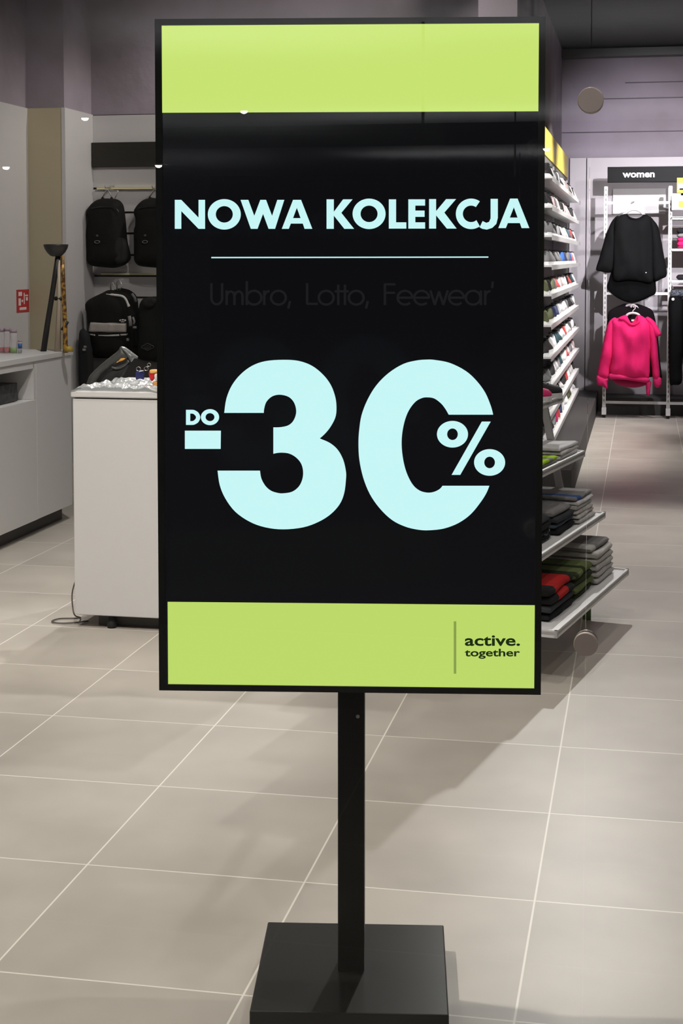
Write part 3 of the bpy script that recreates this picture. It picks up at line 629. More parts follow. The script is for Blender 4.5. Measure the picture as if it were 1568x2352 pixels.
# crumpled clear bag
random.seed(5)
def crumple():
    m = MB(); A = at(238, 893, 6.45); Bx = at(392, 893, 6.2).x; nx, ny = 70, 36; g = []
    for j in range(ny + 1):
        row = []
        for i in range(nx + 1):
            u, v = i / nx, j / ny; x = A.x + .01 + u * (Bx - A.x) + (v - .3) * -.02; yy = 6.46 - v * .42
            e = min(1, min(u, 1 - u) * 6) * min(1, v * 5 + .1)
            h = (.006 + .034 * abs(noise.noise(Vector((u * 6, v * 3.5, 2)))) + .014 * abs(noise.noise(Vector((u * 15 + v * 4, v * 9, 5))))) * e
            z = 1.016 + h
            if yy < 6.04: z = 1.016 + h - (6.06 - yy) * (1.6 if .28 < u < .95 else .15) * (.5 + abs(noise.noise(Vector((u * 9, 1, 1))))); yy = 6.044 - h * .4
            row.append(m.bm.verts.new((x, yy, z)))
        g.append(row)
    for j in range(ny):
        for i in range(nx): m.face([g[j][i], g[j][i + 1], g[j + 1][i + 1], g[j + 1][i]])
    return m
cr = crumple(); bmesh.ops.solidify(cr.bm, geom=list(cr.bm.faces), thickness=.0006)
M_film = mat('plastic_film', (250, 252, 252), .22, .3, alpha=.85, coat=1, spec=1)
o = put('plastic_bag', cr, M_film, None, origin=(-2.1, 6.25, 1.014)); tag(o, 'crumpled shiny clear plastic bag spread on the service counter', 'plastic bag')
Yk = 6.2; Fk = px_fn(Yk, 180, 630, 7.84, 7.84)
def keyring(nm, outl, ringc, mt, lab, parts=()):
    z0 = min(Fk(*p).z for p in outl); x0 = Fk(*outl[0]).x
    o = blank(nm, (x0, Yk, z0)); tag(o, lab, 'key ring', 'small key rings lying on the plastic bag')
    put('charm', MB().pillow(spline(outl, True, 3), .022, 16, Fk, 0), mt, o)
    put('ring', MB().tube([Fk(ringc[0] + ringc[2] * math.cos(t), ringc[1] + ringc[2] * math.sin(t)) for t in [k * math.pi / 8 for k in range(16)]], .0012, 6, True), M_metal, o)
    for n2, o2, m2 in parts: put(n2, MB().pillow(spline(o2, True, 3), .024, 12, px_fn(Yk - .006, 180, 630, 7.84, 7.84), 0), m2, o)
keyring('key_ring', [(1050, 1740), (1170, 1730), (1185, 1800), (1175, 1900), (1110, 1880), (1040, 1900), (1030, 1810)], (1080, 1705, 38), mat('charm_navy', (34, 38, 92), .4), 'navy blue charm key ring standing left of the red one', [('white_cuff', [(1095, 1738), (1165, 1730), (1160, 1750), (1100, 1758)], M_trim)])
keyring('key_ring', [(1275, 1760), (1380, 1750), (1390, 1840), (1330, 1925), (1290, 1890), (1270, 1830)], (1220, 1700, 36), mat('charm_red', (196, 28, 30), .4), 'red and gold charm key ring beside the screen edge', [('gold_top', [(1290, 1720), (1420, 1715), (1430, 1770), (1300, 1790)], mat('charm_gold', (226, 172, 96), .4)), ('white_side', [(1370, 1800), (1430, 1790), (1430, 1900), (1380, 1900)], M_trim)])
keyring('key_ring', [(1340, 1940), (1430, 1920), (1450, 2020), (1400, 2050), (1350, 2010)], (1270, 1630, 30), mat('charm_ochre', (190, 138, 76), .4), 'ochre charm key ring below the red and gold one')

# ================================================================== RIGHT: SHOE WALL
XW, XF = -.755, -.614
sd = blank('shoe_display', (-.7, 12.9, 0)); tag(sd, 'white wall display with ten shoe shelves under a yellow header', 'shelving')
put('back_panel', MB().box((-.82, 10.6, .2), (XW, 15.95, 2.36)), mat('display_back_grey', (92, 90, 89), .6), sd)
put('header', quadbox((-.82, 10.6, 2.37), (-.75, 15.55, 2.585)), mat('header_yellow', (214, 190, 58), .5, noise_=(4, (224, 204, 96), .3)), sd)
m = MB()
put('plinth', quadbox((-.82, 9.9, 0), (-.44, 15.95, .2)), mat('plinth_grey', (58, 56, 55), .6), sd)
SH = [2.108, 1.906, 1.704, 1.497, 1.294, 1.082, .861, .653, .449, .249]
M_shelf = mat('shelf_white', (226, 224, 224), .4)
rail_m = mat('price_rail_grey', (188, 186, 186), .4)
for z in SH:
    o = put('shelf', MB().box((-.754, 10.62, z + .012), (XF - .004, 15.35, z + .024)), M_shelf, sd)
    put('price_rail', MB().box((XF - .004, 10.62, z - .008), (XF, 15.35, z + .026)), rail_m, o)
for y_ in (10.62, 13.0, 15.33):
    put('upright', MB().box((-.755, y_, .22), (-.742, y_ + .02, 2.34)), rail_m, sd)

def shoe_proto(style):
    """a trainer with heel at -y, toe at +y, ~0.27 m long"""
    L = .27; sects = []
    prof = [(0, .030, .075, .0), (.03, .036, .088, 0), (.08, .038, .085, 0), (.13, .040, .070, 0), (.18, .044, .052, 0), (.225, .043, .040, 0), (.255, .030, .032, 0), (.27, .012, .020, 0)]
    m = MB(); rings = []; n = 10
    for y, hw, h, _ in prof:
        ring = []
        for k in range(n + 1):
            a = math.pi * k / n; ring.append(m.bm.verts.new((hw * math.cos(a) * (1 if k in (0, n) else .93), y - L / 2, .02 + h * math.sin(a) ** .75)))
        rings.append(ring)
    for A, B in zip(rings, rings[1:]):
        for k in range(n): m.face([A[k], A[k + 1], B[k + 1], B[k]], True)
    m.face(rings[0]); m.face(rings[-1][::-1]); m.face([r[0] for r in rings] + [r[-1] for r in rings[::-1]])
    s_ = MB(); lo, hi = [], []
    so = [(-L / 2 - .002, .0), (-L / 2 + .002, .026), (-L / 2 + .03, .038), (0, .041), (.06, .046), (.1, .043), (.128, .026), (L / 2 + .003, 0)]
    outl = [(x, y) for y, x in so] + [(-x, y) for y, x in so[::-1][1:-1]]
    s_.flat([outl], lambda x, y: (x, y, .0), (0, 0, .024))
    l_ = MB()
    for q in range(4):
        y = -.01 + q * .022; z = .098 - q * .011
        l_.bar((-.018, y, z), (.018, y + .004, z), .007, .005)
    c_ = MB(); 
    c_.lathe([(.021, 0), (.024, .004), (.018, .0045)], (0, 0, 0), 'z', 12)
    bmesh.ops.scale(c_.bm, vec=(1, 1.7, 1), verts=c_.bm.verts); bmesh.ops.rotate(c_.bm, matrix=Matrix.Rotation(R(-8), 3, 'X'), verts=c_.bm.verts); bmesh.ops.translate(c_.bm, vec=(0, -.085, .103), verts=c_.bm.verts)
    return m, s_, l_, c_
SCHEMES = {   # upper, sole, accent, word
    'white': ((224, 222, 224), (238, 238, 238), (190, 190, 196)), 'black': ((30, 29, 30), (226, 226, 226), (70, 70, 70)), 'grey': ((122, 120, 122), (228, 228, 228), (60, 60, 62)),
    'navy blue': ((36, 44, 82), (232, 232, 232), (200, 200, 210)), 'bright blue': ((52, 100, 178), (232, 232, 232), (30, 40, 80)), 'coral red': ((216, 84, 84), (232, 230, 230), (240, 220, 220)),
    'pale pink': ((206, 178, 180), (232, 228, 228), (150, 120, 126)), 'olive green': ((92, 96, 66), (226, 226, 220), (50, 54, 40)), 'teal': ((52, 84, 92), (228, 230, 232), (160, 190, 200)),
    'hot pink': ((222, 44, 116), (230, 228, 230), (40, 40, 44)), 'orange': ((226, 92, 44), (36, 36, 38), (30, 30, 30))}
PROTO = {}
pz = Vector((-.68, 11, 0))
for nm, (u, s_, a) in SCHEMES.items():
    r = blank('trainer', pz); mm = shoe_proto(0); key = nm.replace(' ', '_')
    put('upper', mm[0], mat('upper_' + key, u, .7), r, False)
    put('sole', mm[1], mat('sole_' + key, s_, .5), r, False)
    put('laces', mm[2], mat('lace_' + key, a, .7), r, False)
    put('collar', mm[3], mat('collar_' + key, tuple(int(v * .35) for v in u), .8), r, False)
    PROTO[nm] = r
ROWS = [['black', 'white', 'grey', 'white', 'black', 'white', 'pale pink', 'grey', 'black', 'pale pink', 'black', 'white'],
        ['black', 'pale pink', 'pale pink', 'grey', 'black', 'pale pink', 'pale pink', 'black', 'white', 'white'],
        ['grey', 'grey', 'black', 'grey', 'navy blue', 'white', 'white', 'teal', 'teal', 'coral red', 'black', 'white'],
        ['grey', 'grey', 'black', 'grey', 'bright blue', 'navy blue', 'navy blue', 'grey', 'bright blue', 'coral red', 'white'],
        ['olive green', 'olive green', 'coral red', 'coral red', 'pale pink', 'white', 'black', 'coral red', 'teal', 'white'],
        ['olive green', 'black', 'navy blue', 'white', 'white', 'white', 'grey', 'black', 'grey', 'white'],
        ['black', 'white', 'grey', 'teal', 'white', 'white', 'coral red', 'white', 'grey', 'white', 'black'],
        ['grey', 'black', 'white', 'grey', 'teal', 'white', 'coral red', 'white', 'white', 'pale pink'],
        ['black', 'grey', 'white', 'orange', 'white', 'black', 'coral red', 'white', 'white', 'black'],
        ['white', 'black', 'hot pink', 'coral red', 'navy blue', 'white', 'white', 'olive green', 'white', 'white']]
ORD = ['top', 'second', 'third', 'fourth', 'fifth', 'sixth', 'seventh', 'eighth', 'ninth', 'lowest']
used = set(); seen = set(); random.seed(3)
for k, (z, row) in enumerate(zip(SH, ROWS)):
    n = 14; cs = []
    for i in range(n):
        c = row[min(len(row) - 1, int(i * len(row) / n))]
        if i % 2 and random.random() < .25: c = random.choice(['white', 'grey', 'black'])
        cs.append(c)
    for i, c in enumerate(cs):
        y = 10.80 + i * .322 + random.uniform(-.02, .02)
        part = 'near' if i < 5 else ('middle' if i < 9 else 'far')
        if i == 0: lab = '%s trainer nearest on the %s shoe shelf, beside one in %s' % (c, ORD[k], cs[1])
        elif i == n - 1: lab = '%s trainer farthest on the %s shoe shelf, beside one in %s' % (c, ORD[k], cs[-2])
        else: lab = '%s trainer between %s and %s ones, %s part of %s shoe shelf' % (c, cs[i - 1], cs[i + 1], part, ORD[k])
        if lab in seen: lab = lab.replace(' part of', ' part, farther of two,')
        seen.add(lab)
        lc = (-.684, y, z + .0245); grp = 'trainers on the %s shoe shelf' % ORD[k]
        if c not in used:
            r = PROTO[c]; r.location = lc; used.add(c); r['label'] = lab; r['group'] = grp; r['category'] = 'shoe'
        else: r = dup(PROTO[c], lc, lab, grp); r['category'] = 'shoe'
        r.rotation_euler = (0, 0, (math.pi if (i + k) % 3 == 0 else 0) + random.uniform(-.1, .1))
for nm, r in PROTO.items():
    if nm not in used:
        for c in list(r.children): bpy.data.objects.remove(c)
        bpy.data.objects.remove(r)

# ================================================================== TIERED LADDER DISPLAY (clothes)
LR = blank('tiered_display', (-.046, 6.76, 0), -R(11.7)); tag(LR, 'white stepped display stand of four trays with folded clothes beside the screen', 'display stand')
bpy.context.view_layer.update()
TZ = [.2, .446, .714, .952]; TX = [0, -.106, -.2, -.303]; LEN = 1.22
for z, x in zip(TZ, TX):
    w_ = -.95 - x
    m = MB().box((w_, -LEN, z - .012), (x, 0, z)).box((x - .012, -LEN, z - .022), (x, 0, z + .006)).box((w_, -LEN, z - .022), (w_ + .012, 0, z + .006)).box((w_, -LEN, z - .022), (x, -LEN + .012, z + .006)).box((w_, -.012, z - .022), (x, 0, z + .006))
    put('tray', m, M_shelf, LR, False)
for sx in (0, 1):
    for y in (-.06, -LEN + .06):
        p, q = (-.19, y, .03), (-.44, y, 1.25)
        if sx: p, q = (-.76, y, .03), (-.51, y, 1.25)
        put('leg', MB().bar(p, q, .03, .02, up=(0, 1, 0)), M_rack, LR, False)
        put('caster', MB().lathe([(.022, -.01), (.022, .01)], (p[0], y, .022), 'y', 16), M_black, LR, False)
put('top_bar', MB().box((-.52, -LEN, 1.24), (-.43, 0, 1.26)), M_shelf, LR, False)

def fold(w_, l_, h, bands=None, seed=0):
    """folded garment: fold edge rounded at +x; w along x, l along y; returns list of (y0,y1)"""
    m = MB(); nx, ny = 12, 14; rows = []
    prof = []
    for k in range(9): a = -math.pi / 2 + math.pi * k / 8; prof.append((w_ / 2 - h / 2 + math.cos(a) * h / 2, h / 2 + math.sin(a) * h / 2))
    for k in range(5): t = k / 4; prof.append((w_ / 2 - h / 2 - .01 - t * (w_ - h - .02), h))
    for k in range(4): t = k / 3; prof.append((-w_ / 2 + t * .004, h - t * h))
    for k in range(4): t = (k + .5) / 4; prof.append((-w_ / 2 + .01 + t * (w_ - h - .03), 0))
    for j in range(ny + 1):
        v = j / ny; y = -l_ / 2 + v * l_; e = min(1, min(v, 1 - v) * 12 + .35); ring = []
        for x, z in prof:
            d = noise.noise(Vector((x * 9, y * 9, seed))) * .006 * (1 if z > h * .4 else .2)
            ring.append(m.bm.verts.new((x * (.985 + .015 * e) + noise.noise(Vector((y * 8, seed, 1))) * .006, y, h / 2 + (z - h / 2) * e + d)))
        rows.append(ring)
    for j, (A, B) in enumerate(zip(rows, rows[1:])):
        if bands:
            v = (j + .5) / ny; m.mi = 0
            for k, (b0_, b1_) in enumerate(bands):
                if b0_ <= v < b1_: m.mi = 1
        for k in range(len(prof)): m.face([A[k], A[(k + 1) % len(prof)], B[(k + 1) % len(prof)], B[k]], True)
    m.mi = 0; m.face(rows[0]); m.face(rows[-1][::-1])
    bmesh.ops.triangulate(m.bm, faces=[f for f in m.bm.faces if len(f.verts) > 4])
    return m
def cloth(name, c, c2=None): return mat('cloth_' + name, c, .9, spec=.12, noise_=(28, c2 or tuple(max(0, int(v * .86)) for v in c), .3), bump=(160, .25))
LM = Matrix.Translation(LR.location) @ Matrix.Rotation(-R(11.7), 4, 'Z')
def pile(tier, xr, y, w_, l_, h, items, group, tilt=0, cat='folded garment'):
    """items bottom->top: (cloth, label[, second cloth, bands]); xr right edge measured in from the tray edge"""
    z = TZ[tier] + .001
    for k, it in enumerate(items):
        hh = h * random.uniform(.92, 1.08); dx = random.uniform(-.008, .008) - k * .003
        m = fold(w_, l_ * random.uniform(.96, 1.02), hh, it[3] if len(it) > 3 else None, seed=k * 3 + tier * 7 + y)
        p = LM @ Vector((TX[tier] - xr - w_ / 2 + dx, -LEN + y, z))
        nm = it[4] if len(it) > 4 else 'folded_garment'
        o = put(nm, m, [it[0]] + ([it[2]] if len(it) > 2 and it[2] else []), None, False); o.location = p; o.rotation_euler = (0, 0, -R(11.7) + R(tilt) + random.uniform(-.03, .03))
        tag(o, it[1], 'folded clothes', group); z += hh * .98
random.seed(11)
C_grey = cloth('light_grey', (208, 204, 200)); C_mid = cloth('mid_grey', (142, 140, 140)); C_blk = cloth('black', (34, 34, 35), (44, 44, 45)); C_char = cloth('charcoal', (66, 68, 72)); C_olive = cloth('olive', (108, 120, 74)); C_dolive = cloth('dark_olive', (54, 62, 38))
C_red = cloth('red', (196, 46, 44)); C_white = cloth('white', (228, 226, 228)); C_neon = cloth('neon_green', (176, 222, 50)); C_pat = mat('cloth_black_white', (22, 22, 24), .9, spec=.12, noise_=(26, (186, 186, 190), .04)); C_navy = cloth('blue_grey', (84, 94, 108)); C_blue = cloth('blue', (66, 96, 156))
# lowest tray
ordn = ['lowest', 'second from the bottom', 'third from the bottom', 'fourth from the bottom', 'fifth from the bottom', 'topmost', 'topmost']
g1 = 'grey folded sweatpants on the bottom tray'
pile(0, .05, 1.00, .40, .30, .027, [(C_grey, 'light grey folded garment at the far end of the bottom tray, %s' % ordn[k]) for k in range(5)] + [(C_mid, 'grey folded garment topmost at the far end of the bottom tray', C_grey, [(0, .2)])], g1)
g2 = 'olive green folded clothes on the bottom tray'
pile(0, .06, .66, .42, .31, .028, [(C_dolive, 'dark olive folded garment at the bottom of the green pile'), (C_olive, 'olive green folded garment above the dark olive one'), (C_dolive, 'dark olive folded garment in the middle of the green pile'), (C_olive, 'olive green folded garment with dark bands on top of its pile', C_dolive, [(0, .12), (.42, .55)]), ], g2)
g3 = 'black and red folded clothes on the bottom tray'
pile(0, .055, .31, .42, .35, .03, [(C_blk, 'black folded garment under the red striped ones at the tray corner'), (C_char, 'charcoal folded garment at the near corner of the bottom tray'), (C_blk, 'black and red folded garment below the topmost', C_red, [(.3, .75)]), (C_blk, 'black folded garment with a broad red panel, near corner', C_red, [(.2, .85)])], g3)
# second tray
pile(1, .03, 1.02, .34, .28, .02, [(C_grey, 'pale grey folded garment on the second tray, %s' % ordn[k]) for k in range(4)] + [(C_white, 'white folded garment second from the top on the second tray'), (C_mid, 'grey and blue folded garment topmost on the second tray', C_blue, [(.1, .3)])], 'pale folded clothes at the far end of the second tray')
pile(1, .05, .72, .34, .28, .024, [(C_blk, 'black folded garment lowest in the middle of the second tray'), (C_navy, 'blue grey folded garment in the middle of the second tray'), (C_char, 'charcoal folded garment above the blue grey one'), (C_mid, 'grey folded garment topmost in the middle of the second tray')], 'dark folded clothes in the middle of the second tray')
pile(1, .06, .38, .34, .30, .025, [(C_pat, 'black and white patterned folded garment lowest near the screen'), (C_pat, 'black and white patterned folded garment second near the screen'), (C_blk, 'plain black folded garment over the patterned ones'), (C_char, 'charcoal folded garment topmost near the screen')], 'patterned folded clothes on the second tray')
pile(1, .06, .10, .34, .18, .02, [(C_pat, 'black and white patterned folded garment at the near end of the second tray')], 'patterned folded clothes on the second tray')
# third tray
pile(2, .02, 1.02, .3, .3, .018, [(C_white, 'white folded shirt lowest on the third tray'), (C_grey, 'pale grey folded shirt between white ones on the third tray'), (C_white, 'white folded shirt topmost on the third tray')], 'white folded shirts on the third tray')
pile(2, .02, .68, .3, .28, .016, [(C_mid, 'grey folded shirt under the neon green one'), (C_neon, 'neon green and grey folded shirt on the third tray', C_mid, [(.5, .7)])], 'neon and grey shirts on the third tray')
# shoes / caps on the top tray
for j, (c, yy, lab) in enumerate((('black', .35, 'black trainer on the top tray of the stepped stand, near end'), ('orange', .62, 'orange and black trainer in the middle of the top tray'), ('hot pink', .92, 'hot pink trainer at the far end of the top tray'), ('black', 1.1, 'black trainer at the far end of the top tray'))):
    src = PROTO[c] if c in used else None
    if src is None: continue
    r = dup(src, LM @ Vector((TX[3] - .1, -LEN + yy, TZ[3] + .001)), lab, 'trainers on the top tray of the stepped stand'); r.rotation_euler = (0, 0, R(-60)); r['category'] = 'shoe'
o = put('caster_piece', MB().box((-.02, -.0006, 0), (.02, .0006, .05)).box((-.012, -.02, 0), (.012, .02, .001)), mat('caster_green', (96, 122, 74), .6), None, False); o.location = atZ(1347, 1422, .0); o.rotation_euler = (0, 0, .5); tag(o, 'small green piece of the caster under the stepped stand', 'tag')  # stands for the greenish caster at the foot of the stepped stand

# ================================================================== RIGHT BACK: CLOTHES RACK
YR = 15.2
gr = blank('wall_rack', (.25, YR, 0)); tag(gr, 'white perforated steel wall rack with hanging clothes and shelves', 'clothes rack')
for x in (-.362, .256, .93):
    o = put('upright', MB().box((x - .017, YR - .02, .09), (x + .017, YR + .02, 2.27)), M_rack, gr)
    m = MB()
    for q in range(44): m.box((x - .005, YR - .0212, .16 + q * .048), (x + .005, YR - .0202, .185 + q * .048))
    put('slots', m, mat('slot_dark', (120, 116, 116), .6), o)
    put('foot', MB().box((x - .022, YR - .026, .03), (x + .022, YR + .026, .1)), M_shelf, gr)
    put('glide', MB().lathe([(.016, 0), (.016, .03)], (x, YR, 0)), M_black, gr)
for z, lab in ((2.11, None), (1.225, None), (.152, None)):
    put('crossbar', MB().box((-.345, YR - .012, z - .013), (.24 if z > .2 else .92, YR + .012, z + .013)), M_shelf if z > 1 else M_rack, gr)
put('rear_plinth', MB().box((-.36, 15.5, 0), (1.6, 15.97, .17)), M_dark, gr)
for z in (1.955, 1.652, 1.347):
    put('shelf', MB().box((.272, YR - .06, z - .012), (.92, YR + .33, z + .01)), M_shelf, gr)
for xa, za in ((at(1455, 460, YR - .09).x, 2.125), (at(1455, 705, YR - .15).x, 1.1)):
    put('faceout_arm', MB().box((xa - .006, YR - .16, za - .008), (xa + .006, YR, za)).box((xa - .006, YR + .0, za - .008), (xa + .006, YR + .012, 2.1 if za > 2 else 1.22)), M_rack, gr)
put('bracket', MB().box((.235, YR - .03, 2.12), (.262, YR - .02, 2.26)), M_shelf, gr)
hd = blank('header_sign', (.3, YR - .05, 2.29)); tag(hd, 'black header sign over the clothes rack lettered in white', 'sign')
put('board', quadbox((-.347, YR - .1, 2.305), (1.4, YR - .0, 2.455)), mat('header_black_2', (13, 13, 13), .5, spec=.12), hd)
m = MB(); fw = lambda x, y: (x, YR - .104, y)
p0 = at(1429, 408, YR - .104); p1 = at(1503, 396, YR - .104)
text_into(m, 'women', (p0.x, -1, p1.x, -.0), lambda x, y: (x, YR - .106, p0.z + (-y) * (p1.z - p0.z)), .03)
put('lettering', m, mat('letter_white', (225, 222, 222), .5, emit=(225, 222, 225), es=.25), hd)
# white notched panel behind the top bar
o = put('backdrop_panel', MB().box((-.31, 15.93, 2.02), (.22, 15.968, 2.28)), M_shelf, None, origin=(-.05, 15.95, 2.02)); tag(o, 'bright white panel on the wall behind the top hanging bar', 'panel')

Yc = YR - .09
def garment(nm, outl, ox, oy, Y, th, mt, par, wr=.012, res=42, seed=1, s=4.639, ws=7):
    return put(nm, MB().pillow(spline(outl, True, 3), th, res, px_fn(Y, ox, oy, s, s), wr, ws, seed, .5, power=.75), mt, par)
M_hang = mat('hanger_clear', (214, 204, 206), .25, alpha=.85)
def hanger(par, cx, topy, neck, wdt, ox, oy, Y):
    f_ = px_fn(Y, ox, oy, 4.639, 4.639)
    put('hanger', MB().tube([f_(*q) for q in spline([(cx - 25, topy + 10), (cx - 5, topy - 20), (cx + 22, topy - 8), (cx + 24, topy + 20), (cx, topy + 45), (cx, neck - 30)], False, 4)], .005, 8)
        .tube([f_(*q) for q in spline([(cx - wdt, neck + 45), (cx - 60, neck - 12), (cx, neck - 30), (cx + 60, neck - 12), (cx + wdt, neck + 45)], False, 4)], .012, 8), M_hang, par)
gs = blank('sweatshirt', at(1456, 640, Yc)); tag(gs, 'oversized black sweatshirt with wide sleeves on the upper hanging bar', 'sweatshirt')
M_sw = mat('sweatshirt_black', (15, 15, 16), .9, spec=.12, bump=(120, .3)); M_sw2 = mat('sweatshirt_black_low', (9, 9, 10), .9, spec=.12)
garment('body', [(960, 885), (1000, 925), (1060, 942), (1110, 930), (1160, 892), (1215, 920), (1235, 1000), (1245, 1250), (1245, 1450), (1242, 1618), (1100, 1600), (980, 1592), (835, 1592), (828, 1400), (825, 1150), (845, 960), (880, 915)], 1230, 300, Yc - .02, .12, M_sw, gs, .03)
garment('sleeve', [(880, 905), (820, 950), (770, 1050), (715, 1220), (672, 1370), (640, 1480), (690, 1500), (760, 1515), (815, 1500), (850, 1400), (870, 1200), (880, 1000)], 1230, 300, Yc + .015, .10, M_sw, gs, .02, 34, 2)
garment('sleeve', [(1205, 915), (1260, 960), (1310, 1040), (1345, 1220), (1375, 1380), (1395, 1480), (1392, 1550), (1340, 1580), (1262, 1608), (1235, 1500), (1225, 1250), (1210, 1050)], 1230, 300, Yc + .015, .10, M_sw, gs, .02, 34, 3)
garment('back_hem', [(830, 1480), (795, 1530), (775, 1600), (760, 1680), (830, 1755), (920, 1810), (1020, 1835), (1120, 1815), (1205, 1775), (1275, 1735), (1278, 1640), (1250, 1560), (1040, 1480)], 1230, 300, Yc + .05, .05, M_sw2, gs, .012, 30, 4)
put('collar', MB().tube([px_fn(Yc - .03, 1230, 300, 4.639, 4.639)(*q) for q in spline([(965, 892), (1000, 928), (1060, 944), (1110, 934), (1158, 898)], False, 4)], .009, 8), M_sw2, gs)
put('hem_label', MB().box(tuple(px_fn(Yc - .06, 1230, 300, 4.639, 4.639)(1158, 1518)), tuple(px_fn(Yc - .065, 1230, 300, 4.639, 4.639)(1182, 1508))), mat('label_grey', (150, 150, 150), .5), gs)
hanger(gs, 1045, 755, 870, 130, 1230, 300, Yc + .02)
g2_ = blank('sweatshirt', at(1450, 730, Yc + .08)); tag(g2_, 'black garment hanging on the lower bar behind the pink hoodie', 'sweatshirt')
garment('body', [(960, 220), (900, 235), (800, 285), (765, 350), (760, 600), (790, 1000), (1260, 1000), (1320, 1005), (1345, 1010), (1320, 800), (1300, 560), (1262, 340), (1220, 275), (1110, 230), (1060, 225), (1010, 260)], 1230, 650, Yc + .09, .07, mat('black_wine', (20, 15, 18), .9, spec=.12), g2_)
hanger(g2_, 1015, 215, 262, 110, 1230, 650, Yc + .09)
ph = blank('hoodie', at(1450, 900, Yc))
Yc2 = Yc; Yc = Yc - .06; tag(ph, 'bright pink hoodie hanging on the lower bar', 'hoodie')
M_pk = mat('hoodie_pink', (232, 14, 104), .85, bump=(120, .25)); M_pk2 = mat('hoodie_pink_rib', (206, 20, 98), .9)
garment('body', [(960, 345), (870, 375), (810, 410), (800, 600), (800, 800), (795, 960), (930, 1010), (1100, 1020), (1205, 1010), (1215, 800), (1230, 600), (1240, 430), (1160, 370), (1085, 340), (1020, 430)], 1230, 650, Yc - .02, .12, M_pk, ph, .034)
garment('sleeve', [(860, 372), (790, 400), (752, 480), (725, 600), (690, 780), (655, 980), (700, 1010), (775, 1020), (800, 900), (835, 750), (850, 560)], 1230, 650, Yc, .10, M_pk, ph, .022, 34, 5)
garment('sleeve', [(1170, 368), (1255, 400), (1290, 480), (1290, 560), (1305, 800), (1320, 1020), (1250, 1020), (1235, 900), (1215, 780), (1200, 600)], 1230, 650, Yc, .10, M_pk, ph, .022, 34, 6)
garment('short_sleeve', [(1170, 366), (1255, 400), (1300, 470), (1337, 550), (1285, 572), (1250, 540), (1215, 470)], 1230, 650, Yc - .03, .05, M_pk, ph, .006, 18, 7)
garment('cuff', [(655, 985), (775, 1022), (765, 1060), (762, 1128), (700, 1095), (655, 1082)], 1230, 650, Yc - .01, .05, M_pk2, ph, .004, 14, 8)
garment('cuff', [(1252, 1022), (1330, 1008), (1332, 1100), (1275, 1112)], 1230, 650, Yc - .01, .05, M_pk2, ph, .004, 12, 9)
garment('waistband', [(795, 962), (930, 985), (1080, 1000), (1205, 1015), (1195, 1062), (1080, 1050), (930, 1030), (785, 1022)], 1230, 650, Yc - .04, .03, M_pk2, ph, .004, 30, 10)
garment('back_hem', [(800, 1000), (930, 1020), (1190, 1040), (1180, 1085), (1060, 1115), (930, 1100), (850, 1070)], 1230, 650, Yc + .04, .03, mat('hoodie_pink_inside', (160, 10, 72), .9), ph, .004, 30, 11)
garment('drawstring_end', [(1178, 1050), (1228, 1050), (1222, 1110), (1215, 1190), (1178, 1185)], 1230, 650, Yc + .02, .02, M_pk2, ph, .003, 12, 12)
garment('hood', [(960, 340), (900, 362), (880, 385), (960, 430), (1020, 455), (1070, 455), (1120, 430), (1125, 385), (1085, 338), (1075, 400), (1045, 438), (1010, 420), (985, 375)], 1230, 650, Yc - .05, .05, M_pk, ph, .004, 30, 13)
put('neck_label', MB().box(tuple(px_fn(Yc - .01, 1230, 650, 4.639, 4.639)(1018, 408)), tuple(px_fn(Yc - .015, 1230, 650, 4.639, 4.639)(1052, 388))), M_trim, ph)
hanger(ph, 1035, 250, 350, 90, 1230, 650, Yc)
Yc = Yc2
tr = blank('trousers', at(1560, 885, Yc)); tag(tr, 'black trousers hanging at the right edge under the lowest shelf', 'trousers')
M_tr = mat('trouser_black', (14, 15, 16), .85, spec=.12)
Ft2 = px_fn(Yc, 1230, 650, 4.639, 4.639)
for a, b_, sd_ in ((1425, 1560, 1), (1570, 1720, 2)):
    put('leg', MB().pillow(spline([(a, 150), (b_, 150), (b_ + 6, 500), (b_, 900), (b_ - 10, 1070), (a + 30, 1085), (a, 1060), (a - 8, 700), (a - 6, 400)], True, 3), .1, 36, Ft2, .02, 9, sd_, .5, power=.4), M_tr, tr)
put('waistband', MB().pillow([(1440, 70), (1700, 70), (1715, 150), (1430, 150)], .08, 26, px_fn(Yc - .005, 1230, 650, 4.639, 4.639), .006), mat('waist_grey', (92, 98, 108), .85, noise_=(60, (40, 42, 46), .06)), tr)
put('hanger', MB().tube([Ft2(1460, 60), Ft2(1460, 30), Ft2(1700, 30), Ft2(1700, 60)], .006, 8).tube([Ft2(1580, 30), Ft2(1580, 0)], .005, 8), M_hang, tr)
put('clip_button', MB().lathe([(.014, 0), (.014, .012)], tuple(Ft2(1460, 170) - Vector((0, .075, 0))), 'y', 16), M_trim, tr)
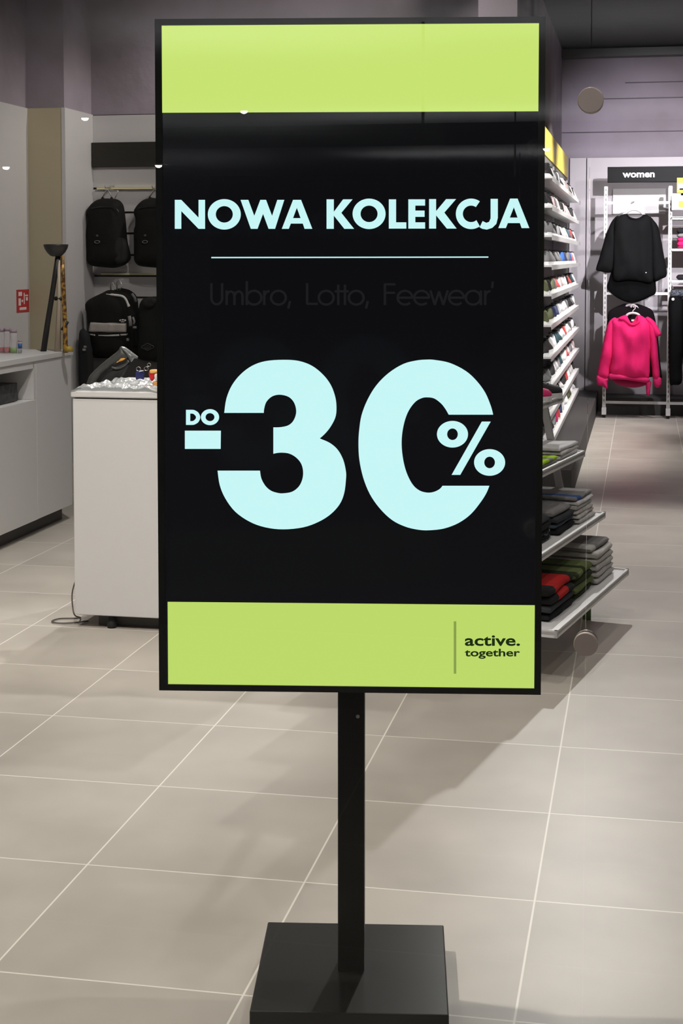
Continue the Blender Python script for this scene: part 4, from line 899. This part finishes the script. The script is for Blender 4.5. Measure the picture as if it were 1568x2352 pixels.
# folded things on the rack shelves
def rfold(x, z, w_, l_, h, mt, lab, grp, nm='folded_garment', yy=YR + .1):
    m = fold(w_, l_, h, None, seed=z * 9); bmesh.ops.rotate(m.bm, matrix=Matrix.Rotation(-math.pi / 2, 3, 'Z'), verts=m.bm.verts)
    o = put(nm, m, mt, None, False); o.location = (x, yy, z); tag(o, lab, 'folded clothes', grp); return z + h * .97
for xc, side in ((.47, 'left'), (.76, 'right')):
    z = 1.663
    for mt, c, h in ((mat('cloth_wine', (150, 20, 70), .9), 'wine red', .024), (M_pk, 'hot pink', .05), (M_pk2, 'deep pink', .04), (C_mid, 'grey', .035), (C_blk, 'black', .055)):
        z = rfold(xc - .02 if side == 'left' else xc, z, .3, .25, h, mt, '%s folded garment in the %s stack on the middle rack shelf' % (c, side), 'folded clothes on the middle rack shelf')
z = rfold(.45, 1.358, .3, .25, .05, C_blk, 'black folded garment on the lowest rack shelf under the pale one', 'folded clothes on the lowest rack shelf')
z = rfold(.50, z, .28, .2, .03, C_grey, 'pale grey folded garment on the lowest rack shelf', 'folded clothes on the lowest rack shelf')
# yellow and white promotion cards
ps = blank('promotion_sign', (.42, YR - .08, 1.97)); tag(ps, 'yellow and white promotion cards standing on the top rack shelf', 'sign')
q = lambda x0, y0, x1, y1, d=0: (tuple(at(x0, y1, YR - .125 - d) + Vector((0, .003, 0))), tuple(at(x1, y0, YR - .125 - d)))
m_y = mat('card_yellow', (240, 222, 20), .5)
put('upper_card', MB().box(*q(1554, 408, 1600, 443)), m_y, ps); put('upper_print', MB().box(*q(1556, 420, 1600, 436, .004)), M_shelf, ps)
put('dark_print', MB().box(*q(1560, 432, 1600, 436, .008)).box(*q(1563, 444, 1600, 449, .0)), M_bag, ps)
put('lower_card', MB().box(*q(1542, 444, 1600, 482)), M_shelf, ps); put('lower_print', MB().box(*q(1558, 461, 1600, 476, .004)), m_y, ps)
put('foot', MB().box((at(1542, 482, YR - .1).x, YR - .1, 1.965), (.7, YR - .02, 1.97)), M_shelf, ps)
